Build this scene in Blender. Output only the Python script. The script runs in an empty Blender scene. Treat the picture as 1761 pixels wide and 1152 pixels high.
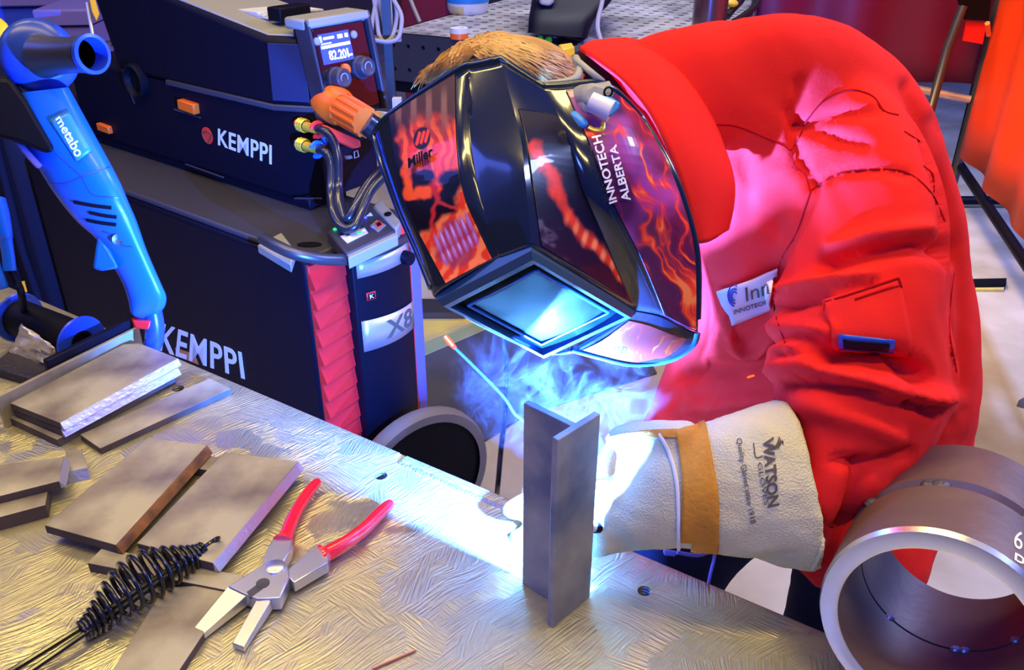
import bpy, bmesh, math, random
import numpy as np
from mathutils import Vector, Matrix
from mathutils.bvhtree import BVHTree

random.seed(7)
SC = bpy.context.scene
COL = SC.collection

# ------------------------------------------------------------------ camera, world, lights, exposure
F, PX, PY, PITCH = 1500.0, 880.5, 576.0, math.radians(28.5)
CAM = np.array([0.0, 0.0, 1.55])
AR = np.array([1.0, 0, 0])
AD = np.array([0, math.cos(PITCH), -math.sin(PITCH)])
AU = np.array([0, math.sin(PITCH), math.cos(PITCH)])
cam = bpy.data.cameras.new('camera')
cam.sensor_width = 36.0
cam.lens = F / 1761.0 * 36.0
cam.clip_start = 0.02
camo = bpy.data.objects.new('camera', cam)
COL.objects.link(camo)
camo.location = CAM
camo.rotation_euler = (math.pi / 2 - PITCH, 0, 0)
SC.camera = camo

SC.view_settings.view_transform = 'Standard'
SC.view_settings.look = 'None'
SC.view_settings.exposure = 0.55
SC.view_settings.gamma = 1.0
SC.view_settings.use_curve_mapping = False

world = bpy.data.worlds.new('world')
SC.world = world
world.use_nodes = True
world.node_tree.nodes['Background'].inputs[0].default_value = (0.02, 0.045, 0.60, 1)
world.node_tree.nodes['Background'].inputs[1].default_value = 0.42

def light(name, kind, loc, energy, color, size=0.1, target=None, size_y=None):
    l = bpy.data.lights.new(name, kind)
    l.energy = energy
    l.color = color
    if kind == 'AREA':
        l.shape = 'RECTANGLE'
        l.size = size
        l.size_y = size_y or size
    else:
        l.shadow_soft_size = size
    o = bpy.data.objects.new(name, l)
    COL.objects.link(o)
    o.location = loc
    if target is not None:
        o.rotation_euler = (Vector(target) - Vector(loc)).to_track_quat('-Z', 'Y').to_euler()
    return o

ARC = (0.0588, 0.6880, 0.972)
light('welding_arc_light', 'POINT', ARC, 340.0, (0.042, 0.185, 1.0), 0.006)
WARM = (1.0, 0.76, 0.24)
for lx, ly, e in ((-1.7, 0.9, 17), (-0.45, 0.75, 14), (0.75, 0.7, 14), (0.9, -0.5, 26), (-1.8, 2.3, 12), (-0.3, 2.2, 10), (0.6, 1.9, 12)):  # the strongest strip, behind the camera, is an added front fill
    light('ceiling_strip_light', 'AREA', (lx, ly, 3.4), e, WARM, 1.3, (lx, ly, 0), 0.16)
light('cool_bay_light', 'AREA', (3.3, 2.0, 3.2), 125, (0.36, 0.46, 1.0), 1.4, (2.6, 2.2, 0), 0.5)
light('far_table_fill', 'AREA', (0.5, 4.6, 3.3), 18, (0.9, 0.9, 1.0), 1.2, (0.5, 4.6, 0), 0.4).data.spread = math.radians(100)  # added fill that brightens the far perforated table
light('curtain_fill_light', 'AREA', (0.3, 2.6, 3.0), 9, (1.0, 0.62, 0.2), 0.7, (1.95, 3.2, 0.9), 0.3).data.spread = math.radians(50)  # added warm fill aimed at the orange red curtain
light('blue_fill_light', 'AREA', (-0.5, -0.7, 2.3), 2.4, (0.08, 0.16, 1.0), 0.6, (0.25, 0.62, 0.85), 0.3).data.spread = math.radians(65)  # added blue fill over tee joint, table and glove
light('left_blue_fill', 'AREA', (-3.0, 1.6, 2.9), 14, (0.10, 0.16, 1.0), 1.2, (-0.6, 1.6, 0.9), 0.8)  # added blue fill that tints the machine's side

# ------------------------------------------------------------------ photo geometry -> world points
def ray(x, y):
    return AD + AR * ((x - PX) / F) - AU * ((y - PY) / F)
def dep(x, y, d):
    return CAM + ray(x, y) * d
def onz(x, y, z):
    r = ray(x, y)
    return CAM + r * ((z - CAM[2]) / r[2])
def onplane(x, y, p0, n):
    r = ray(x, y)
    return CAM + r * (np.dot(np.asarray(p0) - CAM, n) / np.dot(r, n))
def proj(p):
    v = np.asarray(p) - CAM
    d = v @ AD
    return PX + F * (v @ AR) / d, PY - F * (v @ AU) / d
def unit(v):
    v = np.asarray(v, float)
    return v / np.linalg.norm(v)

# ------------------------------------------------------------------ materials
def mat(name, col, rough=0.5, metal=0.0, col2=None, cscale=8.0, bump=0.0, bscale=60.0, coat=0.0,
        emit=None, estr=1.0, cdetail=4.0, rough2=None, spec=0.5, sheen=0.0, stretch=None, trans=0.0, cramp=(0.35, 0.65)):
    m = bpy.data.materials.new(name)
    m.use_nodes = True
    nt = m.node_tree
    b = nt.nodes['Principled BSDF']
    b.inputs['Base Color'].default_value = (*col, 1)
    b.inputs['Roughness'].default_value = rough
    b.inputs['Metallic'].default_value = metal
    b.inputs['Coat Weight'].default_value = coat
    b.inputs['Coat Roughness'].default_value = 0.06
    b.inputs['Specular IOR Level'].default_value = spec
    b.inputs['Sheen Weight'].default_value = sheen
    b.inputs['Transmission Weight'].default_value = trans
    tc = nt.nodes.new('ShaderNodeTexCoord')
    src = tc.outputs['Object']
    if stretch:
        mp = nt.nodes.new('ShaderNodeMapping')
        mp.inputs['Scale'].default_value = stretch
        nt.links.new(src, mp.inputs[0])
        src = mp.outputs[0]
    if col2 is not None or rough2 is not None:
        n = nt.nodes.new('ShaderNodeTexNoise')
        n.inputs['Scale'].default_value = cscale
        n.inputs['Detail'].default_value = cdetail
        nt.links.new(src, n.inputs['Vector'])
        if col2 is not None:
            r = nt.nodes.new('ShaderNodeValToRGB')
            r.color_ramp.elements[0].position = cramp[0]
            r.color_ramp.elements[1].position = cramp[1]
            r.color_ramp.elements[0].color = (*col, 1)
            r.color_ramp.elements[1].color = (*col2, 1)
            nt.links.new(n.outputs['Fac'], r.inputs[0])
            nt.links.new(r.outputs[0], b.inputs['Base Color'])
        if rough2 is not None:
            mr = nt.nodes.new('ShaderNodeMapRange')
            mr.inputs['From Min'].default_value = 0.35
            mr.inputs['From Max'].default_value = 0.65
            mr.inputs['To Min'].default_value = rough
            mr.inputs['To Max'].default_value = rough2
            nt.links.new(n.outputs['Fac'], mr.inputs[0])
            nt.links.new(mr.outputs[0], b.inputs['Roughness'])
    if bump:
        n2 = nt.nodes.new('ShaderNodeTexNoise')
        n2.inputs['Scale'].default_value = bscale
        n2.inputs['Detail'].default_value = 5
        nt.links.new(src, n2.inputs['Vector'])
        bp = nt.nodes.new('ShaderNodeBump')
        bp.inputs['Strength'].default_value = bump
        bp.inputs['Distance'].default_value = 0.004
        nt.links.new(n2.outputs['Fac'], bp.inputs['Height'])
        nt.links.new(bp.outputs[0], b.inputs['Normal'])
    if emit is not None:
        b.inputs['Emission Color'].default_value = (*emit, 1)
        b.inputs['Emission Strength'].default_value = estr
    return m

def art_mat(name, rough=0.25, coat=0.8):
    m = bpy.data.materials.new(name)
    m.use_nodes = True
    nt = m.node_tree
    b = nt.nodes['Principled BSDF']
    a = nt.nodes.new('ShaderNodeVertexColor')
    a.layer_name = 'art'
    nt.links.new(a.outputs['Color'], b.inputs['Base Color'])
    b.inputs['Roughness'].default_value = rough
    b.inputs['Specular IOR Level'].default_value = 0.3
    b.inputs['Coat Weight'].default_value = coat
    b.inputs['Coat Roughness'].default_value = 0.05
    return m

def table_mat():
    m = mat('ground_steel', (0.60, 0.545, 0.32), 0.22, 0.7, (0.42, 0.38, 0.23), 6.0, rough2=0.52)
    nt = m.node_tree
    b = nt.nodes['Principled BSDF']
    tc = nt.nodes.new('ShaderNodeTexCoord')
    def streak(rot, sc, warp):
        # short grinding strokes: noise drawn out along one direction, bent a little
        mp = nt.nodes.new('ShaderNodeMapping')
        mp.inputs['Rotation'].default_value = (0, 0, rot)
        wn = nt.nodes.new('ShaderNodeTexNoise'); wn.inputs['Scale'].default_value = 6.0; wn.inputs['Detail'].default_value = 1
        nt.links.new(tc.outputs['Object'], wn.inputs['Vector'])
        va = nt.nodes.new('ShaderNodeVectorMath'); va.operation = 'MULTIPLY_ADD'; va.inputs[1].default_value = (warp, warp, 0)
        nt.links.new(wn.outputs['Color'], va.inputs[0]); nt.links.new(tc.outputs['Object'], va.inputs[2])
        nt.links.new(va.outputs[0], mp.inputs['Vector'])
        m2 = nt.nodes.new('ShaderNodeMapping'); m2.inputs['Scale'].default_value = sc
        nt.links.new(mp.outputs[0], m2.inputs['Vector'])
        n = nt.nodes.new('ShaderNodeTexNoise'); n.inputs['Scale'].default_value = 1.0; n.inputs['Detail'].default_value = 3
        nt.links.new(m2.outputs[0], n.inputs['Vector'])
        return n.outputs['Fac']
    a_ = streak(0.6, (34, 420, 1), 0.05); b_ = streak(-0.75, (30, 380, 1), 0.06); c_ = streak(1.7, (36, 400, 1), 0.06)
    bl = nt.nodes.new('ShaderNodeTexNoise'); bl.inputs['Scale'].default_value = 13.0; bl.inputs['Detail'].default_value = 2
    nt.links.new(tc.outputs['Object'], bl.inputs['Vector'])
    def step(lo, hi):
        r = nt.nodes.new('ShaderNodeMapRange'); r.inputs['From Min'].default_value = lo; r.inputs['From Max'].default_value = hi
        nt.links.new(bl.outputs['Fac'], r.inputs[0]); return r.outputs[0]
    def mixf(f, x, y):
        n = nt.nodes.new('ShaderNodeMix'); nt.links.new(f, n.inputs[0]); nt.links.new(x, n.inputs[2]); nt.links.new(y, n.inputs[3]); return n.outputs[0]
    h1 = mixf(step(0.42, 0.46), a_, b_); h2 = mixf(step(0.56, 0.60), h1, c_)
    n3 = nt.nodes.new('ShaderNodeTexNoise'); n3.inputs['Scale'].default_value = 16.0; n3.inputs['Detail'].default_value = 6; n3.inputs['Roughness'].default_value = 0.6
    nt.links.new(tc.outputs['Object'], n3.inputs['Vector'])
    mx = nt.nodes.new('ShaderNodeMath'); mx.operation = 'MULTIPLY_ADD'; mx.inputs[1].default_value = 1.1
    nt.links.new(n3.outputs['Fac'], mx.inputs[0]); nt.links.new(h2, mx.inputs[2])
    bp = nt.nodes.new('ShaderNodeBump')
    bp.inputs['Strength'].default_value = 0.5
    bp.inputs['Distance'].default_value = 0.004
    nt.links.new(mx.outputs[0], bp.inputs['Height'])
    nt.links.new(bp.outputs[0], b.inputs['Normal'])
    return m

M = {}
M['table'] = table_mat()
M['plate'] = mat('mill_scale_steel', (0.12, 0.085, 0.07), 0.48, 0.3, (0.44, 0.40, 0.25), 10, bump=0.2, bscale=40, rough2=0.65, cramp=(0.3, 0.62), cdetail=8)
M['cut'] = mat('bright_cut_steel', (0.55, 0.55, 0.56), 0.32, 0.7, (0.55, 0.55, 0.56), 30, bump=0.2, bscale=150)
M['tsteel'] = mat('coupon_steel', (0.10, 0.13, 0.20), 0.38, 0.25, (0.44, 0.42, 0.32), 10, bump=0.08, bscale=60, rough2=0.55)
M['pipe'] = mat('pipe_steel', (0.14, 0.095, 0.085), 0.5, 0.45, (0.20, 0.13, 0.10), 12, bump=0.12, bscale=80)
M['bevel'] = mat('machined_bevel', (0.78, 0.77, 0.74), 0.25, 0.95)
M['black'] = mat('black_plastic', (0.0035, 0.003, 0.010), 0.5, spec=0.16, bump=0.12, bscale=300)
M['blackgloss'] = mat('black_gloss', (0.006, 0.006, 0.012), 0.12, coat=1.0)
M['shell'] = mat('helmet_shell', (0.009, 0.014, 0.022), 0.16, coat=1.0, bump=0.02, bscale=30)
M['greyplastic'] = mat('grey_plastic', (0.30, 0.30, 0.27), 0.5, bump=0.1, bscale=200)
M['darkgrey'] = mat('dark_grey_plastic', (0.04, 0.038, 0.055), 0.5, bump=0.1, bscale=200)
M['orange'] = mat('orange_plastic', (0.95, 0.16, 0.01), 0.38)
M['redplastic'] = mat('red_plastic', (0.80, 0.02, 0.02), 0.35)
M['redgrip'] = mat('red_grip', (0.85, 0.015, 0.02), 0.22, coat=0.5)
M['white'] = mat('white_print', (0.82, 0.82, 0.84), 0.5)
M['offwhite'] = mat('offwhite_plastic', (0.70, 0.70, 0.70), 0.4)
M['blue'] = mat('blue_tool_plastic', (0.005, 0.13, 0.72), 0.36, coat=0.15)
M['bluelabel'] = mat('blue_label', (0.02, 0.24, 0.66), 0.35)
M['bluegrey'] = mat('blue_plastic_disc', (0.02, 0.06, 0.42), 0.3)
M['jacket'] = mat('red_cotton', (0.84, 0.022, 0.014), 0.9, col2=(0.74, 0.018, 0.016), cscale=5, bump=0.10, bscale=420, spec=0.12)
M['jacketseam'] = mat('red_seam', (0.36, 0.006, 0.008), 0.95, spec=0.0)
M['lining'] = mat('dark_lining', (0.02, 0.006, 0.008), 0.9, spec=0.1)
M['glove'] = mat('suede_leather', (0.74, 0.68, 0.36), 0.95, col2=(0.60, 0.55, 0.28), cscale=12, bump=0.7, bscale=480, spec=0.1)
M['gloveband'] = mat('tan_leather', (0.66, 0.27, 0.02), 0.8, col2=(0.50, 0.20, 0.02), cscale=20, bump=0.4, bscale=160, spec=0.2)
M['piping'] = mat('pale_piping', (0.78, 0.74, 0.68), 0.6)
M['ink'] = mat('dark_ink', (0.10, 0.08, 0.05), 0.9)
M['hair'] = mat('blond_hair', (0.42, 0.22, 0.055), 0.45, col2=(0.62, 0.36, 0.10), cscale=30)
M['skin'] = mat('skin', (0.62, 0.36, 0.26), 0.55)
M['trouser'] = mat('navy_trouser', (0.012, 0.014, 0.035), 0.9, bump=0.2, bscale=300, spec=0.1)
M['brass'] = mat('brass', (0.90, 0.62, 0.06), 0.3, 0.35)
M['steel'] = mat('bright_steel', (0.62, 0.62, 0.63), 0.3, 0.85)
M['dsteel'] = mat('dark_steel', (0.10, 0.10, 0.11), 0.35, 0.7)
M['blackwire'] = mat('black_wire', (0.012, 0.012, 0.014), 0.25, 0.3, coat=0.4)
M['rubber'] = mat('black_rubber', (0.004, 0.004, 0.008), 0.55, spec=0.12)
M['hose'] = mat('black_hose', (0.014, 0.014, 0.018), 0.25, coat=0.4)
M['floor'] = mat('concrete_floor', (0.34, 0.30, 0.24), 0.7, col2=(0.50, 0.47, 0.44), cscale=3.2, bump=0.15, bscale=30)
M['mat'] = mat('dark_floor_mat', (0.045, 0.05, 0.085), 0.75, col2=(0.07, 0.075, 0.11), cscale=5, bump=0.2, bscale=80)
M['yellowpaint'] = mat('yellow_paint', (0.70, 0.55, 0.10), 0.6, col2=(0.45, 0.40, 0.16), cscale=7)
M['greenpaint'] = mat('green_paint', (0.22, 0.34, 0.16), 0.6, col2=(0.32, 0.36, 0.22), cscale=8)
M['curtain'] = mat('wine_curtain', (0.16, 0.004, 0.05), 0.5, bump=0.1, bscale=20)
M['curtain2'] = mat('orange_red_curtain', (0.95, 0.055, 0.004), 0.5, bump=0.1, bscale=12)
M['perf'] = mat('table_steel_far', (0.55, 0.53, 0.54), 0.45, 0.3, (0.26, 0.25, 0.26), 7)
M['wall'] = mat('far_wall', (0.16, 0.10, 0.12), 0.8, col2=(0.10, 0.08, 0.11), cscale=2)
M['lens'] = mat('visor_glass', (0.001, 0.008, 0.010), 0.3, col2=(0.012, 0.03, 0.03), cscale=22, cdetail=9, coat=0.0, spec=0.06, rough2=0.5, cramp=(0.50, 0.72))
M['frame'] = mat('visor_frame', (0.025, 0.07, 0.11), 0.25, coat=0.3, spec=0.4)
M['clear'] = mat('clear_plastic', (0.85, 0.8, 0.85), 0.08, trans=0.95)
M['yellow'] = mat('yellow_plastic', (0.85, 0.55, 0.02), 0.45)
M['green'] = mat('lime_foam', (0.16, 0.85, 0.02), 0.6)
M['purple'] = mat('purple_cloth', (0.16, 0.13, 0.45), 0.7)
M['bluebox'] = mat('blue_crate_plastic', (0.02, 0.06, 0.55), 0.5)
M['foil'] = mat('crumpled_foil', (0.75, 0.68, 0.48), 0.35, 0.6, bump=0.9, bscale=30)
M['blackgrit'] = mat('black_grit', (0.02, 0.016, 0.022), 0.6, bump=1.0, bscale=120)
M['rim'] = mat('wheel_rim_grey', (0.20, 0.19, 0.19), 0.5)
M['hot'] = mat('glowing_hot_metal', (0.01, 0.005, 0.003), 0.8, spec=0.0, emit=(1.0, 0.07, 0.003), estr=2.4)
M['hotcore'] = mat('white_hot_metal', (0.01, 0.008, 0.006), 0.8, spec=0.0, emit=(1.0, 0.62, 0.35), estr=14.0)
M['rod'] = mat('filler_rod_steel', (0.03, 0.05, 0.08), 0.4, 0.2)
M['screen'] = mat('lit_screen', (0.02, 0.03, 0.2), 0.3, emit=(0.03, 0.07, 0.62), estr=1.1)
M['screentext'] = mat('lit_screen_text', (0.8, 0.85, 1), 0.3, emit=(0.75, 0.82, 1.0), estr=1.2)
M['ledgreen'] = mat('green_led', (0, 0.6, 0.05), 0.3, emit=(0.01, 0.85, 0.04), estr=1.6)
M['ledblue'] = mat('blue_led', (0.05, 0.05, 0.8), 0.3, emit=(0.06, 0.06, 1.0), estr=1.6)
M['redlamp'] = mat('red_button', (0.95, 0.04, 0.02), 0.35)
M['silver'] = mat('silver_plate', (0.60, 0.52, 0.50), 0.38, 0.55)
M['copper'] = mat('copper', (0.75, 0.33, 0.20), 0.35, 0.7)
M['chalk'] = mat('chalk_mark', (0.85, 0.80, 0.74), 0.9)
M['weld'] = mat('tack_weld', (0.10, 0.085, 0.08), 0.45, 0.5, bump=0.6, bscale=200)
M['art'] = art_mat('printed_flames', 0.35, 0.35)
M['tubepaint'] = mat('brown_glossy_tube', (0.10, 0.035, 0.04), 0.25, 0.3, coat=0.5)
M['cablegrey'] = mat('grey_cable', (0.34, 0.33, 0.36), 0.5)

# ------------------------------------------------------------------ mesh builder
def tag(o, label=None, cat=None, group=None, kind=None):
    for k, v in (('label', label), ('category', cat), ('group', group), ('kind', kind)):
        if v:
            o[k] = v
    return o

def empty(name, loc, label=None, cat=None, group=None, kind=None):
    o = bpy.data.objects.new(name, None)
    COL.objects.link(o)
    o.location = Vector([float(x) for x in loc])
    o.empty_display_size = 0.05
    return tag(o, label, cat, group, kind)

def world_off(p):
    v = Vector((0, 0, 0))
    while p is not None:
        v += p.location
        p = p.parent
    return v

class MB:
    def __init__(s):
        s.bm = bmesh.new()
    def v(s, p):
        return s.bm.verts.new([float(x) for x in p])
    def face(s, vs):
        try:
            return s.bm.faces.new(vs)
        except ValueError:
            return None
    def rings(s, rings, cap0=True, cap1=True, closed=True):
        R = [[s.v(p) for p in r] for r in rings]
        n = len(R[0])
        for i in range(len(R) - 1):
            for j in range(n if closed else n - 1):
                s.face((R[i][j], R[i][(j + 1) % n], R[i + 1][(j + 1) % n], R[i + 1][j]))
        if cap0 and closed:
            s.face(R[0][::-1])
        if cap1 and closed:
            s.face(R[-1])
        return s
    def tube(s, pts, r, n=10, cap=True):
        pts = [np.asarray(p, float) for p in pts]
        rs = r if hasattr(r, '__len__') else [r] * len(pts)
        out = []
        prev = None
        for i, p in enumerate(pts):
            t = unit(pts[min(i + 1, len(pts) - 1)] - pts[max(i - 1, 0)])
            if prev is None:
                a = np.array([0, 0, 1.0]) if abs(t[2]) < 0.9 else np.array([1.0, 0, 0])
                u = unit(np.cross(t, a))
            else:
                u = prev - t * (prev @ t)
                u = unit(u)
            prev = u
            w = np.cross(t, u)
            out.append([p + (u * math.cos(k * 2 * math.pi / n) + w * math.sin(k * 2 * math.pi / n)) * rs[i] for k in range(n)])
        return s.rings(out, cap, cap)
    def prism(s, poly, off, top_scale=1.0):
        poly = [np.asarray(p, float) for p in poly]
        off = np.asarray(off, float)
        c = sum(poly) / len(poly)
        a = [s.v(c + (p - c) * top_scale) for p in poly]
        b = [s.v(p + off) for p in poly]
        n = len(a)
        s.face(a)
        s.face(b[::-1])
        for i in range(n):
            s.face((a[i], b[i], b[(i + 1) % n], a[(i + 1) % n]))
        return s
    def box(s, o, ex, ey, ez):
        o, ex, ey, ez = [np.asarray(q, float) for q in (o, ex, ey, ez)]
        return s.prism([o, o + ex, o + ex + ey, o + ey], ez)
    def lathe(s, p0, axis, prof, n=32, cap=False, arc=(0, 2 * math.pi)):
        """prof: list of (distance along axis, radius)"""
        p0 = np.asarray(p0, float)
        a = unit(axis)
        h = np.array([0, 0, 1.0]) if abs(a[2]) < 0.9 else np.array([1.0, 0, 0])
        u = unit(np.cross(a, h))
        w = np.cross(a, u)
        full = abs(arc[1] - arc[0] - 2 * math.pi) < 1e-6
        m = n if full else n + 1
        rr = []
        for t, r in prof:
            rr.append([p0 + a * t + (u * math.cos(arc[0] + (arc[1] - arc[0]) * k / n) + w * math.sin(arc[0] + (arc[1] - arc[0]) * k / n)) * r for k in range(m)])
        return s.rings(rr, cap, cap, full)
    def grid(s, pts):
        V = [[s.v(p) for p in row] for row in pts]
        for i in range(len(V) - 1):
            for j in range(len(V[0]) - 1):
                s.face((V[i][j], V[i][j + 1], V[i + 1][j + 1], V[i + 1][j]))
        return s
    def ball(s, c, r, n=12, sc=(1, 1, 1)):
        c = np.asarray(c, float)
        rr = []
        for i in range(1, n // 2 + 1):
            th = math.pi * i / (n // 2 + 1)
            rr.append([c + np.array([math.sin(th) * math.cos(2 * math.pi * k / n) * sc[0], math.sin(th) * math.sin(2 * math.pi * k / n) * sc[1], math.cos(th) * sc[2]]) * r for k in range(n)])
        return s.rings(rr)
    def build(s, name, m, parent=None, smooth=40, bevel=0.0, bseg=2, solid=0.0, soff=-1.0, sub=0, recalc=True):
        if recalc:
            bmesh.ops.recalc_face_normals(s.bm, faces=s.bm.faces)
        me = bpy.data.meshes.new(name)
        s.bm.to_mesh(me)
        s.bm.free()
        return finish(me, name, m, parent, smooth, bevel, bseg, solid, soff, sub)

def finish(me, name, m, parent=None, smooth=40, bevel=0.0, bseg=2, solid=0.0, soff=-1.0, sub=0):
    o = bpy.data.objects.new(name, me)
    COL.objects.link(o)
    if m is not None:
        me.materials.append(M[m] if isinstance(m, str) else m)
    if smooth:
        me.shade_smooth()
        me.set_sharp_from_angle(angle=math.radians(smooth))
    if parent is not None:
        off = world_off(parent)
        me.transform(Matrix.Translation(-off))
        o.parent = parent
    if sub:
        md = o.modifiers.new('sub', 'SUBSURF')
        md.levels = md.render_levels = sub
    if solid:
        md = o.modifiers.new('solid', 'SOLIDIFY')
        md.thickness = solid
        md.offset = soff
    if bevel:
        md = o.modifiers.new('bevel', 'BEVEL')
        md.width = bevel
        md.segments = bseg
        md.limit_method = 'ANGLE'
        md.angle_limit = math.radians(35)
    return o

def evaluated(o):
    dg = bpy.context.evaluated_depsgraph_get()
    return bpy.data.meshes.new_from_object(o.evaluated_get(dg))

def bake(o):
    me = evaluated(o)
    o.modifiers.clear()
    o.data = me
    return o

def bvh_of(o):
    dg = bpy.context.evaluated_depsgraph_get()
    e = o.evaluated_get(dg)
    me = e.to_mesh()
    off = world_off(o)
    vs = [v.co + off for v in me.vertices]
    fs = [tuple(p.vertices) for p in me.polygons]
    e.to_mesh_clear()
    return BVHTree.FromPolygons(vs, fs)

def hit(bvh, x, y, off=0.002, fallback=1.0):
    r = Vector(unit(ray(x, y)))
    loc, n, i, d = bvh.ray_cast(Vector(CAM), r)
    if loc is None:
        loc, n, i, d = bvh.find_nearest(Vector(dep(x, y, fallback)))
        return np.array(loc)
    if n.dot(r) > 0:
        n = -n
    return np.array(loc + n * off)

def cat_rom(P, t):
    n = len(P)
    i = min(int(t), n - 2)
    f = t - i
    p0, p1, p2, p3 = P[max(i - 1, 0)], P[i], P[i + 1], P[min(i + 2, n - 1)]
    return 0.5 * ((2 * p1) + (-p0 + p2) * f + (2 * p0 - 5 * p1 + 4 * p2 - p3) * f * f + (-p0 + 3 * p1 - 3 * p2 + p3) * f ** 3)

def smooth_path(P, k=6):
    P = [np.asarray(p, float) for p in P]
    n = (len(P) - 1) * k
    return [cat_rom(P, i / k) for i in range(n + 1)]

def pathpx(P, k=6):
    """list of (px, py, depth) -> smooth world path"""
    return smooth_path([dep(*p) for p in P], k)

def lofLR(mb, secs, n=28, ex=2.0, k=3, cap=True):
    """tube given by its two outline points in the photograph, a depth and a half thickness;
    secs: (Lx, Ly, Rx, Ry, depth, half_thickness[, near_shift_px])"""
    S = [np.array(list(s) + [0] * (8 - len(s)), float) for s in secs]
    N = (len(S) - 1) * k
    rr = []
    for i in range(N + 1):
        q = cat_rom(S, i / k)
        L, R = dep(q[0], q[1], q[4] + q[7]), dep(q[2], q[3], q[4] - q[7])
        c = (L + R) / 2
        a = (R - L) / 2
        cx, cy = (q[0] + q[2]) / 2, (q[1] + q[3]) / 2
        b = dep(cx + q[6], cy, q[4] - q[5]) - c
        ring = []
        for j in range(n):
            t = 2 * math.pi * j / n
            ct, st = math.cos(t), math.sin(t)
            ring.append(c + a * math.copysign(abs(ct) ** (2 / ex), ct) + b * math.copysign(abs(st) ** (2 / ex), st))
        rr.append(ring)
    return mb.rings(rr, cap, cap)

def text_data(body, embolden=0.0, spacing=1.0):
    cu = bpy.data.curves.new('text', 'FONT')
    cu.body = body
    cu.size = 1.0
    cu.offset = embolden
    cu.space_character = spacing
    cu.resolution_u = 4
    o = bpy.data.objects.new('text', cu)
    COL.objects.link(o)
    bpy.context.view_layer.update()
    me = evaluated(o)
    bpy.data.objects.remove(o)
    co = np.array([v.co[:] for v in me.vertices])[:, :2]
    fs = [tuple(p.vertices) for p in me.polygons]
    bpy.data.meshes.remove(me)
    lo, hi = co.min(0), co.max(0)
    return (co - lo) / (hi - lo), fs

def text_map(name, body, fn, m, parent, embolden=0.0, thick=0.0006, cuts=0, spacing=1.0, soff=0.0):
    """fn(u, v) -> world point, u along the words, v up"""
    co, fs = text_data(body, embolden, spacing)
    bm = bmesh.new()
    V = [bm.verts.new((c[0], c[1], 0)) for c in co]
    for f in fs:
        try:
            bm.faces.new([V[i] for i in f])
        except ValueError:
            pass
    if cuts:
        bmesh.ops.triangulate(bm, faces=bm.faces)
        for _ in range(cuts):
            es = [e for e in bm.edges if e.calc_length() > 0.06]
            bmesh.ops.subdivide_edges(bm, edges=es, cuts=1)
            bmesh.ops.triangulate(bm, faces=bm.faces)
    for v in bm.verts:
        v.co = Vector(fn(v.co.x, v.co.y))
    me = bpy.data.meshes.new(name)
    bm.to_mesh(me)
    bm.free()
    return finish(me, name, m, parent, 0, solid=thick, soff=soff)

def quad_fn(bl, br, tl, tr):
    bl, br, tl, tr = [np.asarray(q, float) for q in (bl, br, tl, tr)]
    return lambda u, v: (bl * (1 - u) + br * u) * (1 - v) + (tl * (1 - u) + tr * u) * v

def drape_fn(bvh, bl, br, tl, tr, off=0.002, fallback=1.0):
    f = quad_fn(bl, br, tl, tr)
    def g(u, v):
        p = f(u, v)
        return hit(bvh, p[0], p[1], off, fallback)
    return g

def drape_poly(name, bvh, poly, m, parent, off=0.003, n=10, thick=0.002, fallback=1.0):
    """poly of four photo corners bl, br, tr, tl laid on a surface"""
    f = drape_fn(bvh, np.array(poly[0]), np.array(poly[1]), np.array(poly[3]), np.array(poly[2]), off, fallback)
    mb = MB()
    mb.grid([[f(i / n, j / n) for i in range(n + 1)] for j in range(n + 1)])
    return mb.build(name, m, parent, 50, solid=thick, soff=0)

def seam(name, bvh, px, r, m, parent, off=0.0005, k=6, fallback=1.0):
    P = smooth_path([np.array(p, float) for p in px], k)
    mb = MB()
    mb.tube([hit(bvh, p[0], p[1], off, fallback) for p in P], r, 6)
    return mb.build(name, m, parent)

# ------------------------------------------------------------------ 2D noise for printed art
_rng = np.random.default_rng(3)
_tab = _rng.random((256, 256))
def vnoise(x, y):
    xi, yi = np.floor(x).astype(int), np.floor(y).astype(int)
    fx, fy = x - xi, y - yi
    fx = fx * fx * (3 - 2 * fx)
    fy = fy * fy * (3 - 2 * fy)
    a = _tab[xi % 256, yi % 256]; b = _tab[(xi + 1) % 256, yi % 256]
    c = _tab[xi % 256, (yi + 1) % 256]; d = _tab[(xi + 1) % 256, (yi + 1) % 256]
    return (a * (1 - fx) + b * fx) * (1 - fy) + (c * (1 - fx) + d * fx) * fy
def fbm(x, y, o=4):
    s = 0; a = 0.5
    for i in range(o):
        s = s + a * vnoise(x * 2 ** i + 17 * i, y * 2 ** i + 31 * i)
        a *= 0.5
    return s
def sstep(a, b, x):
    t = np.clip((x - a) / (b - a), 0, 1)
    return t * t * (3 - 2 * t)


M['darksteelside'] = mat('table_side_steel', (0.05, 0.048, 0.06), 0.5, 0.3)
M['scale'] = mat('dark_plate_edge', (0.045, 0.032, 0.035), 0.65, 0.1, (0.09, 0.06, 0.05), 20)
M['rust'] = mat('rusty_steel', (0.10, 0.05, 0.02), 0.8, 0.1, (0.34, 0.14, 0.03), 40)
M['lid_lit_blue'] = mat('lid_blue_lit', (0.014, 0.018, 0.06), 0.5, bump=0.2, bscale=250)  # bluer than the lid: blue light on the chamfer put into the colour
M['railgrey'] = mat('rail_plastic', (0.03, 0.028, 0.045), 0.45)
M['bore_shade'] = mat('bore_shade_black', (0.0, 0.0, 0.0), 1.0, spec=0.0)
M['rimblack'] = mat('helmet_rim', (0.007, 0.018, 0.035), 0.22, coat=0.5)
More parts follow.
